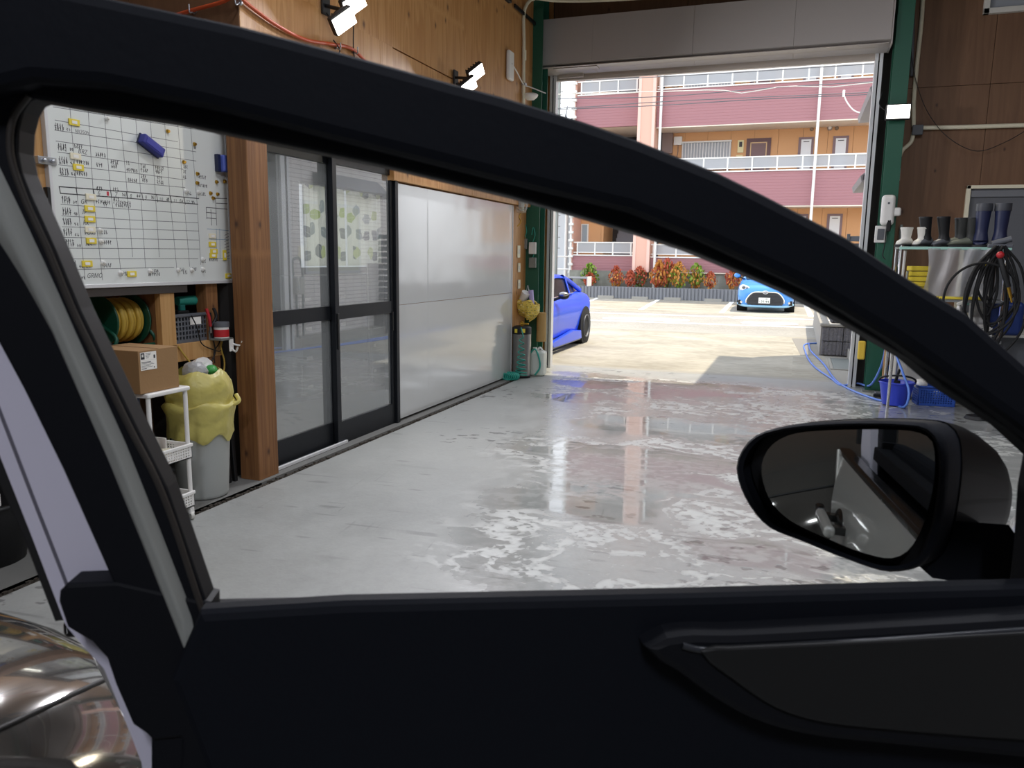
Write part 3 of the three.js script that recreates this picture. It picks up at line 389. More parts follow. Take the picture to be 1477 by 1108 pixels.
// ------------------------------------------------------------------ cars
const ring = (z, w, yb, ys, yt, wt) => { const h = [[0, yb], [w * .84, yb], [w * .95, yb + .05], [w * .985, yb + (ys - yb) * .5], [w, ys], [w * .985, ys + (yt - ys) * .45], [wt + (w - wt) * .62, yt - (yt - ys) * .22], [wt + (w - wt) * .2, yt - .025], [wt * .85, yt + .005], [wt * .4, yt + .02], [0, yt + .022]]; return [...h.map(p => V(p[0], p[1], z)), ...h.slice(1, -1).reverse().map(p => V(-p[0], p[1], z))]; };
const denser = (st, k = 4) => { const c = new THREE.CatmullRomCurve3(st.map(s => V(s[0], s[1], s[2])), false, 'centripetal'), c2 = new THREE.CatmullRomCurve3(st.map(s => V(s[3], s[4], s[5])), false, 'centripetal'); const out = []; const n = (st.length - 1) * k; for (let i = 0; i <= n; i++) { const a = c.getPoint(i / n), b = c2.getPoint(i / n); out.push([a.x, a.y, a.z, b.x, b.y, b.z]); } return out; };
const body = (st, k = 4) => loft(denser(st, k).map(s => ring(...s)), { crease: .6 });
const house = (st) => loft(denser(st.map(s => [...s, 0]), 4).map(([z, w0, y0, w1, y1]) => { const h = [[w0, y0], [mix(w0, w1, .55), mix(y0, y1, .6)], [w1 + .04, y1 - .07], [w1 - .05, y1 - .01], [w1 * .5, y1 + .015], [0, y1 + .02]]; return [...h.map(p => V(p[0], p[1], z)), ...h.slice(0, -1).reverse().map(p => V(-p[0], p[1], z))]; }), { crease: .6 });
function wheel(parent, x, z, r, w, s, spokes) {
  const t = part(parent, 'tyre', lathe([[r * .66, -w / 2], [r * .9, -w / 2], [r * .985, -w * .4], [r, -w * .2], [r, w * .2], [r * .985, w * .4], [r * .9, w / 2], [r * .66, w / 2], [r * .66, -w / 2]], 36).rotateZ(Math.PI / 2).translate(x, r, z), M.rubber);
  const g = [lathe([[r * .58, -.02], [r * .67, -.04], [r * .67, .05], [r * .6, .04], [r * .58, -.02]], 32).rotateZ(-s * Math.PI / 2).translate(x + s * (w / 2 - .03), r, z), cyl(.05, .05, .03, x + s * (w / 2 - .03), r, z, [0, 0, Math.PI / 2])];
  for (let i = 0; i < spokes; i++) { const a = i / spokes * Math.PI * 2; g.push(box(.022, r * .62, .035).translate(0, r * .33, 0).applyMatrix4(new THREE.Matrix4().makeRotationX(a)).translate(x + s * (w / 2 - .025), r, z)); }
  part(t, 'rim', g, M.greyP); part(t, 'brake_disc', cyl(r * .5, r * .5, .02, x + s * (w / 2 - .08), r, z, [0, 0, Math.PI / 2]), M.galv);
}
const paintM = (c, m = .25) => phy(c, .32, { metalness: m, clearcoat: 1, clearcoatRoughness: .04 });
// blue coupe in the sun, nose towards the garage
{ const c = thing('sports_coupe', 'bright blue two-door sports coupe with a rear wing parked outside the opening', 'car', [-4.66, 0, -14.38]); const p = phy(0x0648dc, .4, { clearcoat: .35, clearcoatRoughness: .1 }), dk = phy(0x0c0e12, .25, { specularIntensity: .5 });
  part(c, 'body_shell', body([[-.86, .6, .5, .7, .86, .5], [-.74, .77, .34, .7, .93, .6], [-.4, .87, .26, .66, .97, .64], [0, .895, .24, .62, .97, .66], [.5, .88, .2, .6, .93, .7], [1.2, .87, .2, .6, .9, .72], [2.0, .875, .2, .6, .86, .7], [2.6, .885, .2, .58, .79, .64], [3.0, .86, .2, .52, .71, .58], [3.28, .74, .22, .46, .6, .5], [3.4, .5, .28, .42, .5, .35]]), p);
  part(c, 'cabin_glass', house([[-.5, .58, .95, .5, .98], [-.1, .66, .92, .52, 1.17], [.45, .71, .9, .54, 1.28], [.95, .72, .88, .54, 1.3], [1.3, .72, .86, .52, 1.25], [1.7, .7, .84, .5, 1.04], [1.95, .66, .82, .48, .86]]), dk);
  part(c, 'roof', house([[-.12, .54, 1.12, .535, 1.175], [.45, .57, 1.21, .555, 1.295], [.95, .575, 1.23, .555, 1.315], [1.28, .55, 1.2, .535, 1.265]]), p);
  for (const s of [-1, 1]) { part(c, 'windscreen_pillar', tube([[s * .67, .86, 1.9], [s * .58, 1.1, 1.55], [s * .52, 1.27, 1.2]], .035), p); part(c, 'rear_pillar', tube([[s * .555, 1.25, .5], [s * .6, 1.15, .12], [s * .66, .98, -.38]], .045), p); part(c, 'window_frame', tube([[s * .72, .915, 1.75], [s * .735, .93, 1.0], [s * .715, .96, .3]], .014), M.chrome); part(c, 'door_pillar', tube([[s * .73, .93, .55], [s * .59, 1.22, .42]], .02), p);
    const m = part(c, 'door_mirror', ball(.09, s * .93, .96, 1.62, 1.1, .7, .8), M.black); part(m, 'mirror_cap', ball(.075, s * .935, .985, 1.65, 1.12, .6, .8), M.steel); part(m, 'mirror_stalk', rod(V(s * .74, .88, 1.62), V(s * .9, .94, 1.62), .025), M.black);
    for (const z of [0, 2.575]) { part(c, 'wheel_arch', cyl(.365, .365, .3, s * .755, .33, z, [0, 0, Math.PI / 2], 32), M.rubber); wheel(c, s * .8, z, .325, .23, s, 10); }
    part(c, 'side_skirt', extr([[.35, .13], [2.1, .13], [2.2, .2], [.9, .3], [.4, .26]], .05, .015).rotateY(-Math.PI / 2).translate(s > 0 ? .91 : -.85, 0, 0), p); part(c, 'rocker_trim', span(s * .86, s * .92, .1, .16, .4, 2.15, .01), M.greyP); }
  const wg = part(c, 'rear_wing', extr(smooth([[-.13, 0], [0, .035], [.14, .01], [0, -.01]], 20), 1.5).rotateY(Math.PI / 2).translate(-.75, 1.2, -.72), M.greyP); part(wg, 'wing_end', [span(.75, .765, 1.05, 1.24, -.9, -.56, .004), span(-.765, -.75, 1.05, 1.24, -.9, -.56, .004)], M.offwhite); part(wg, 'wing_support', [span(.38, .4, .92, 1.2, -.8, -.66), span(-.4, -.38, .92, 1.2, -.8, -.66)], M.black);
}
// light blue compact minivan facing the garage across the road
{ const c = thing('minivan', 'light blue compact minivan with chrome-edged grille parked facing the garage', 'car', [-.93, 0, -26.2]); const p = paintM(0x3f8fe0, .1), dk = phy(0x5b6a68, .08, { clearcoat: 1 });
  part(c, 'body_shell', body([[-3.3, .7, .4, .8, 1.0, .6], [-3.1, .83, .3, .75, 1.03, .7], [-2.0, .855, .24, .7, 1.03, .76], [-.2, .86, .24, .66, 1.02, .75], [.15, .86, .22, .62, 1.0, .7], [.5, .855, .2, .56, .9, .64], [.72, .82, .2, .5, .8, .58], [.83, .74, .2, .45, .72, .52], [.88, .6, .22, .42, .62, .44]]), p);
  part(c, 'cabin_glass', house([[-3.28, .66, 1.0, .55, 1.3], [-3.0, .74, 1.0, .6, 1.55], [-1.8, .77, 1.0, .62, 1.64], [-.9, .77, 1.0, .6, 1.6], [-.3, .75, 1.0, .57, 1.3], [.1, .7, .99, .58, 1.04]]), dk);
  part(c, 'roof', house([[-3.15, .6, 1.45, .59, 1.52], [-1.8, .64, 1.57, .635, 1.66], [-.95, .62, 1.53, .615, 1.62]]), p);
  for (const s of [-1, 1]) { part(c, 'windscreen_pillar', tube([[s * .7, 1.0, .12], [s * .6, 1.32, -.38], [s * .585, 1.58, -.95]], .045), p); const m = part(c, 'door_mirror', ball(.11, s * .93, 1.1, -.15, 1, .8, .6), M.black); part(m, 'mirror_cap', ball(.105, s * .935, 1.115, -.12, 1, .75, .6), p); part(m, 'mirror_stalk', rod(V(s * .75, 1.02, -.15), V(s * .9, 1.08, -.15), .03), M.black);
    const hl = part(c, 'headlamp', extr(smooth([[s * .78, .77], [s * .72, .83], [s * .6, .82], [s * .47, .72], [s * .5, .68], [s * .66, .68], [s * .76, .7]], 28), .05, .012).translate(0, 0, .74), phy(0xe8ecef, .08, { clearcoat: 1 })); part(hl, 'lamp_bowl', [ball(.045, s * .66, .755, .8, 1.2, 1, .5), ball(.03, s * .56, .74, .8, 1, 1, .5)], M.greyP);
    part(c, 'fog_lamp', [cyl(.035, .035, .03, s * .71, .31, .84, [Math.PI / 2, 0, 0])], M.chrome); part(c, 'fog_recess', extr([[s * .62, .24], [s * .8, .24], [s * .79, .36], [s * .68, .37]], .04, .01).translate(0, 0, .78), M.black); part(c, 'wheel_arch', cyl(.36, .36, .3, s * .72, .31, 0, [0, 0, Math.PI / 2], 32), M.rubber); for (const z of [0, -2.75]) wheel(c, s * .69, z, .3, .19, s, 6); }
  const gp = [[-.5, .25], [-.57, .34], [-.5, .45], [-.34, .6], [.34, .6], [.5, .45], [.57, .34], [.5, .25]];
  const gr = part(c, 'grille', extr(gp, .05, .012).translate(0, 0, .85), std(0x3b3d42, .6)); const sl = []; for (let y = .28; y < .58; y += .045) sl.push(span(-.48 + Math.max(0, y - .4) * .8, .48 - Math.max(0, y - .4) * .8, y, y + .012, .905, .92)); part(gr, 'grille_bar', sl, M.black);
  part(gr, 'chrome_trim', tube([[-.56, .3, .92], [-.55, .4, .92], [-.38, .6, .92], [-.1, .63, .92], [.1, .63, .92], [.38, .6, .92], [.55, .4, .92], [.56, .3, .92]], .022, 60), M.chrome);
  const em = []; for (const [rx, ry] of [[.075, .05], [.028, .05], [.05, .02]]) { const e = new THREE.TorusGeometry(1, .15, 8, 28); e.scale(rx, ry, .05); e.translate(0, rx === .05 ? .645 : .625, .945); em.push(e); } part(gr, 'emblem', em, M.chrome);
  const plate = canvasTex(256, 128, (x, w, h) => { x.fillStyle = '#f6f6f2'; x.fillRect(0, 0, w, h); x.fillStyle = '#2b4a3a'; x.font = 'bold 34px sans-serif'; x.fillRect(146, 14, 12, 24); x.fillRect(166, 14, 12, 24); x.fillRect(186, 14, 12, 24); for (let i = 0; i < 5; i++) x.fillRect(70 + i * 14, 14 + (i % 2) * 8, 10, 4); for (let i = 0; i < 4; i++) x.fillRect(72 + i * 15, 28 - (i % 2) * 6, 3, 12); x.font = 'bold 72px sans-serif'; x.fillText('31-44', 52, 112); x.beginPath(); x.arc(28, 86, 8, 0, 7); x.fill(); });
  const pl = box(.34, .17, .012, -.02, .375, .935); const uv = pl.attributes.uv; part(c, 'number_plate', pl, std(0xffffff, .5, 0, { map: plate }), true); part(c, 'bumper_lip', tube([[-.82, .25, .62], [-.6, .2, .87], [0, .19, .92], [.6, .2, .87], [.82, .25, .62]], .04, 40), paintM(0x86b7d8)); part(c, 'lower_grille', span(-.42, .42, .2, .27, .86, .91, .01), M.black); part(c, 'wiper_cowl', span(-.62, .62, .985, 1.005, .05, .25, .008), M.black); }

// ------------------------------------------------------------------ the car the picture is taken from: open front door, mirror, fender
const CAR = V(-.621, 0, -.669), CRY = .4288;
const carM = new THREE.Matrix4().makeRotationY(CRY).setPosition(CAR), carI = carM.clone().invert();
// a point of the door at depth z off its plane, from a measured image point
const dP = (px, py, z) => { const o = V(0, EYE, 0).applyMatrix4(carI), d = rayDir(px, py).transformDirection(carI), t = (z - o.z) / d.z; const q = o.addScaledVector(d, t); return [q.x, q.y]; };
const dS = (pts, z0, z1, bev = 0, zr = z1) => extr(pts.map(p => dP(p[0], p[1], zr)), z1 - z0 - bev, bev).translate(0, 0, z0);
const own = thing('car', 'silver-white car with its front door ajar, seen from the driver seat, black door trim', 'car', CAR, CRY);
const trimM = phy(0x0e1118, .7, { specularIntensity: .28, bumpMap: fineBump, bumpScale: .0003 }), trimM2 = phy(0x0b0d13, .6, { specularIntensity: .4 }), flangeM = std(0xc9c6d6, .5), skin = paintM(0xb9b8b6, .35);
{ const outer = [[-60, -40], [20, -16], [92, 0], [217, 26], [344, 53], [489, 91], [648, 135], [720, 154], [838, 190], [916, 217], [1034, 264], [1100, 296], [1164, 329], [1220, 358], [1306, 415], [1391, 466], [1477, 542], [1570, 625]];
  const inner = [[1560, 712], [1460, 617], [1367, 556], [1320, 516], [1230, 464], [1141, 417], [1077, 389], [1000, 357], [915, 329], [786, 291], [740, 278], [550, 232], [352, 191], [244, 168], [120, 149], [65, 139], [48, 136], [36, 141], [26, 158], [19, 186], [18, 219], [24, 250], [36, 280], [72, 360], [108, 447], [133, 499], [186, 609], [235, 707], [295, 881]];
  part(own, 'window_frame', dS([...outer, ...inner, [300, 960], [230, 960], [170, 846], [95, 677], [38, 560], [0, 489], [-90, 330], [-110, 60]], -.005, .028, .004), trimM2);
  const ridge = [[1570, 680], [1474, 598], [1320, 490], [1299, 476], [1180, 404], [1129, 380], [1020, 330], [916, 288], [759, 250], [585, 206], [450, 172], [300, 134], [150, 104], [40, 96], [-20, 110], [-110, 130]];
  part(own, 'frame_garnish', dS([...outer, ...ridge], .028, .062, .012), trimM);
  part(own, 'frame_bead', tube(ridge.slice(0, 12).map(p => V(...dP(p[0], p[1] + 4, .036), .036)), .0045, 80), std(0x24262b, .35));
  // satin run channel on the rear pillar
  const L = [[-70, 250], [-20, 330], [30, 405], [72, 480], [152, 662], [200, 780], [246, 897], [262, 935]], R = [[-30, 190], [0, 238], [66, 380], [110, 480], [182, 639], [232, 765], [280, 889], [286, 925]], rg = L.map((l, i) => { const a = dP(...l, .03), b = dP(...R[i], .03); return [0, .12, .3, .5, .7, .88, 1].map((t, k) => V(mix(a[0], b[0], t), mix(a[1], b[1], t), .026 + .012 * Math.sin(Math.PI * t))); });
  part(own, 'run_channel', loft(rg, { closed: false, caps: false, crease: 2 }), std(0x8e908c, .36));
  part(own, 'glass_seal', tube([[295, 881], [235, 707], [186, 609], [133, 499], [108, 447], [72, 360], [36, 280], [18, 219], [22, 170], [44, 138]].map(p => V(...dP(p[0] - 3, p[1], .03), .03)), .0035, 80), std(0x2c2825, .5));
  const fl = part(own, 'door_flange', dS([[-70, 380], [30, 470], [120, 640], [330, 1000], [345, 1300], [236, 1300], [204, 1100], [188, 1058], [150, 965], [120, 932], [97, 905], [91, 893], [45, 772], [0, 658], [-70, 480]], -.03, -.006), flangeM);
  part(fl, 'flange_seam', tube([[-20, 545], [0, 594], [50, 724], [97, 845], [104, 865]].map(p => V(...dP(p[0], p[1], -.006), -.007)), .0025, 30), std(0x5d5b66, .6));
  part(own, 'weatherstrip', dS([[-70, 478], [0, 657], [45, 771], [89, 893], [81, 894], [36, 775], [-12, 668], [-84, 490]], -.04, -.012, .003), M.rubber);
  part(own, 'latch_trim', dS([[89, 868], [90, 856], [98, 848], [168, 845], [298, 874], [300, 1300], [262, 1300], [264, 1108], [269, 1071], [262, 1060], [222, 1064], [214, 1056], [195, 1043], [170, 985], [158, 948], [135, 923], [101, 903]], -.006, .03, .004), trimM2);
  part(own, 'latch_trim', dS([[222, 1058], [262, 1056], [262, 1300], [222, 1300]], -.006, .026, .004), trimM2);
  const tp = part(own, 'door_panel', dS([[304, 884], [500, 872], [1000, 861], [1325, 852], [1480, 848], [1660, 842], [1660, 1400], [365, 1400], [322, 1108], [304, 1062], [268, 968], [284, 930]], .03, .055, .01, .034), trimM);
  part(own, 'sill_seal', dS([[298, 869], [500, 865], [1000, 857], [1325, 848], [1480, 844], [1660, 838], [1660, 870], [1325, 890], [500, 900], [300, 902]], -.02, .03, .004, -.02), trimM2);
  const ar = part(own, 'armrest', dS(smooth([[948, 938], [985, 928], [1060, 927], [1477, 904], [1680, 892], [1680, 1110], [1477, 1086], [1300, 1068], [1170, 1053], [1100, 1034], [1040, 1002], [985, 962]], 90), .055, .085, .01), trimM2);
  part(ar, 'armrest_rim', tube([[985, 931], [1010, 937], [1060, 935], [1250, 925], [1477, 909], [1680, 898]].map(p => V(...dP(p[0], p[1] + 2, .088), .085)), .004, 60), std(0x2a2c31, .3));
  part(ar, 'armrest_inset', dS(smooth([[1015, 941], [1060, 938], [1250, 929], [1477, 916], [1680, 905], [1680, 1082], [1477, 1066], [1300, 1052], [1180, 1038], [1120, 1018], [1060, 978]], 80), .085, .091, .003), std(0x0b0c0e, .55));
  part(own, 'mirror_sail', dS([[1473, 700], [1484, 640], [1660, 640], [1660, 870], [1440, 870], [1462, 838], [1468, 780]], -.015, .012, .004, -.015), trimM2);
  // outer skin, belt moulding and handle (seen in the mirror)
  const eA = dP(91, 860, -.1), eB = dP(215, 1100, -.1), edgeU = y => mix(eA[0], eB[0], (eA[1] - y) / (eA[1] - eB[1])) + .012;
  const sk = part(own, 'outer_skin', loft([0, 1, 2, 3, 4, 5, 6].map(i => { const v = i / 6, y = 1.15 - v * .85, q = -.07 - .035 * Math.sin(Math.PI * Math.min(1, v * 1.5 + .1)); return [0, .2, .4, .6, .8, 1].map(t => V(mix(edgeU(y), 1.06, t), y, q)); }), { closed: false, caps: false, crease: 2 }), skin);
  part(own, 'door_edge', tube([1.15, .95, .75, .5, .32].map(y => V(edgeU(y) + .008, y, -.085)), .01, 30), skin); part(own, 'belt_moulding', span(edgeU(1.15), 1.05, 1.135, 1.158, -.088, -.05, .008), M.blackGloss);
  const hd = part(own, 'door_handle', mv(new RoundedBoxGeometry(.2, .034, .03, 3, .014), .07, .98, -.145), skin); part(hd, 'handle_recess', ball(.06, .04, .98, -.098, 1.1, .6, .25), M.blackGloss); part(hd, 'key_cover', mv(new RoundedBoxGeometry(.06, .034, .03, 3, .012), -.065, .98, -.14), M.blackGloss); part(hd, 'handle_post', [box(.03, .02, .05, .13, .98, -.12), box(.03, .02, .05, .0, .98, -.12)], M.blackGloss);
  // wing mirror
  const MC = V(.0812, 1.2424, -1.2613), NM = V(-.4997, .0349, .8655).normalize(), RC = 12;
  const onM = (px, py, s = 0) => { const d = rayDir(px, py), o = V(0, EYE, 0), c = MC.clone().addScaledVector(NM, -s); return o.addScaledVector(d, c.clone().sub(o).dot(NM) / d.dot(NM)); };
  const glassO = smooth([[1099, 672], [1106, 652], [1120, 637], [1145, 626], [1188, 621], [1240, 619.5], [1292, 620], [1325, 624], [1343, 634], [1348, 650], [1348, 690], [1341, 728], [1327, 769], [1308, 796], [1286, 805], [1247, 797.5], [1188, 774], [1138, 749], [1114, 725], [1102, 698]], 60).map(p => onM(...p, .008));
  const gc = V(0, 0, 0); glassO.forEach(p => gc.add(p)); gc.divideScalar(glassO.length);
  const P = [], N = [], I = []; const sc = MC.clone().addScaledVector(NM, -RC - .006);
  const K = 8, n = glassO.length; for (let k = 0; k <= K; k++) for (const q of glassO) { const p = gc.clone().lerp(q, k / K), dir = p.clone().sub(sc).normalize(), s = sc.clone().addScaledVector(dir, RC); P.push(...s.applyMatrix4(carI).toArray()); N.push(...dir.transformDirection(carI).toArray()); }
  for (let k = 0; k < K; k++) for (let i = 0; i < n; i++) { const j = (i + 1) % n, a = k * n; I.push(a + i, a + j, a + n + i, a + j, a + n + j, a + n + i); }
  const gg = new THREE.BufferGeometry(); gg.setAttribute('position', new THREE.Float32BufferAttribute(P, 3)); gg.setAttribute('normal', new THREE.Float32BufferAttribute(N, 3)); gg.setIndex(I);
  const outl = smooth([[1065, 675], [1070, 654], [1090, 629], [1129, 615], [1217, 607], [1306, 607.5], [1345, 613], [1362, 630], [1368, 668], [1364, 720], [1352, 775], [1330, 815], [1300, 824], [1277, 823], [1217, 803], [1158, 779], [1114, 761], [1093, 741], [1073, 707]], 60);
  const at = (q, s, k, c, dy = 0) => onM(...q).sub(c).multiplyScalar(k).add(c).addScaledVector(NM, -s).add(V(0, dy, 0)); const oc = V(0, 0, 0); outl.forEach(q => oc.add(onM(...q))); oc.divideScalar(outl.length); const oc2 = onM(1345, 762);
  const rings = [[-.006, .93, 0], [-.012, .965, 0], [-.008, .992, 0], [.004, 1.0, 0], [.045, 1.0, -.002], [.1, .97, -.008], [.16, .9, -.016], [.22, .79, -.024], [.265, .64, -.03], [.295, .42, -.034], [.304, .2, -.036], [.305, .002, -.036]].map(([s, k, dy]) => outl.map(q => at(q, s, k, s > .02 ? oc2 : oc, dy).applyMatrix4(carI)));
  const wm = part(own, 'wing_mirror', loft(rings, { crease: 1.2, caps: false }), trimM); part(wm, 'mirror_cap', loft(rings.slice(4).map((r, i) => { const c = V(0, 0, 0); r.forEach(p => c.add(p)); c.divideScalar(r.length); return r.map(p => p.clone().sub(c).multiplyScalar(1.012 + (i > 4 ? .02 : 0)).add(c)); }), { crease: 1.2, caps: false }), phy(0x07080a, .6, { specularIntensity: .12, clearcoat: .12, clearcoatRoughness: .05 }));
  part(wm, 'mirror_glass', gg, std(0xb4bab8, .015, 1)); part(wm, 'glass_back', loft([[.03, .97], [.045, .9]].map(([s, k]) => outl.map(q => at(q, s, k, oc).applyMatrix4(carI))), {}), M.black);
  const arm = [[1320, 812], [1352, 770], [1380, 752], [1455, 757], [1464, 770], [1468, 838], [1400, 842], [1345, 834]]; const A0 = arm.map(q => onM(q[0], q[1], .05).applyMatrix4(carI)), A1 = arm.map(q => onM(q[0], q[1], .15).applyMatrix4(carI)); part(wm, 'mirror_foot', loft([A0, A1], { crease: .5 }), trimM);
  // fender, bonnet, windscreen pillar and roof of the same car, in its own frame (s forward, q to the left)
  const HG = V(.38, 0, -1.2), hF = V(.2, 0, -.98), hL = V(-.98, 0, -.2); const cw = (s, q, y) => HG.clone().addScaledVector(hF, s).addScaledVector(hL, q).setY(y).applyMatrix4(carI);
  const sec = (s, dy, dq) => [[.0, .35], [.05, .6], [.07, .8], [.05, .92], [.0, 1.0], [-.08, 1.045], [-.22, 1.07]].map(([q, y]) => cw(s, q + dq, y + dy));
  part(own, 'front_fender', loft([[-.02, .02, -.03], [.3, .015, 0], [.6, 0, .02], [.9, -.02, .02], [1.15, -.04, .01], [1.36, -.08, -.03], [1.42, -.14, -.12]].map(a => sec(...a)), { closed: false, caps: false, crease: 2 }), skin);
  part(own, 'bonnet', loft([[0, 1.1], [.5, 1.085], [.95, 1.05], [1.3, .98]].map(([s, y]) => [-.225, -.5, -.85, -1.2, -1.48].map(q => cw(s, q, y + .05 * Math.sin((q + .225) / -1.255 * Math.PI)))), { closed: false, caps: false, crease: 2 }), skin);
  part(own, 'windscreen_pillar', tube([cw(.05, -.12, 1.08), cw(-.3, -.17, 1.45), cw(-.75, -.25, 1.84), cw(-1.0, -.27, 1.92)], .035), skin); part(own, 'roof', loft([[-.85, 1.9], [-1.4, 1.97], [-2.2, 1.98], [-3, 1.94]].map(([s, y]) => [-.22, -.4, -.85, -1.3, -1.5].map((q, i) => cw(s, q, y + [-.06, .0, .02, 0, -.06][i]))), { closed: false, caps: false, crease: 2 }), skin);
}
// dark glossy car standing close on the left
{ const c = thing('dark_car', 'glossy dark taupe car standing close by at the lower left, mirroring the opening', 'car', [-1.62, 0, .32], Math.PI); const p = phy(0x5d5a57, .1, { metalness: .55, clearcoat: 1, clearcoatRoughness: .02 });
  const st0 = [[-3.2, .7, .4, .8, 1.0, .6], [-3.0, .85, .3, .75, 1.05, .7], [-1.6, .93, .25, .7, 1.05, .8], [.2, .95, .24, .68, 1.1, .78], [.6, .95, .24, .68, 1.07, .76], [.9, .92, .26, .66, 1.02, .7], [1.15, .85, .28, .62, .94, .6], [1.32, .72, .32, .58, .82, .48], [1.42, .5, .36, .54, .7, .34], [1.46, .3, .42, .52, .6, .2]], st = st0.map(([z, w, a, b, t, q]) => [z, w, a, b * 1.05, t * 1.065, q]);
  part(c, 'body_shell', body(st, 6), p); part(c, 'cabin_glass', house([[-3.1, .7, 1.02, .58, 1.3], [-2.6, .8, 1.02, .64, 1.6], [-1.2, .82, 1.02, .64, 1.66], [-.5, .8, 1.02, .62, 1.55], [.2, .76, 1.02, .6, 1.1]]), phy(0x0d0f12, .05, { clearcoat: 1 })); part(c, 'roof', house([[-2.9, .62, 1.45, .61, 1.56], [-1.2, .67, 1.58, .66, 1.68], [-.55, .64, 1.5, .635, 1.57]]), p);
  const R = denser(st, 6).map(s => ring(...s)); const gap = (i0, i1, k, t) => { const q = []; for (let i = i0; i <= i1; i++) q.push(R[i][k].clone().lerp(R[i][k + 1], t)); return q; };
  const n0 = R.length; for (const s of [1, -1]) { part(c, 'panel_gap', tube(gap(18, n0 - 3, 6, .7).map(v => V(v.x * s, v.y, v.z)), .004, 60, 6), M.black); part(c, 'panel_gap', tube([1, 2, 3, 4, 5, 6].map(k => R[n0 - 14][k].clone()).concat([R[n0 - 14][6].clone().lerp(R[n0 - 14][7], .7)]).map(v => V(v.x * s, v.y, v.z)), .004, 40, 6), M.black);
    part(c, 'headlamp', loft([n0 - 13, n0 - 11, n0 - 9, n0 - 7].map(i => [R[i][4], R[i][5], R[i][6], R[i][6].clone().lerp(R[i][7], .4)].map(v => V(v.x * s * 1.006, v.y, v.z + .004))), { closed: false, caps: false, crease: 2 }), phy(0xdfe3e6, .05, { transmission: .5, thickness: 0, clearcoat: 1 })); for (const z of [.3, -2.4]) { part(c, 'wheel_arch', cyl(.38, .38, .3, s * .83, .33, z, [0, 0, Math.PI / 2], 32), M.rubber); wheel(c, s * .85, z, .33, .22, s, 8); } }
}
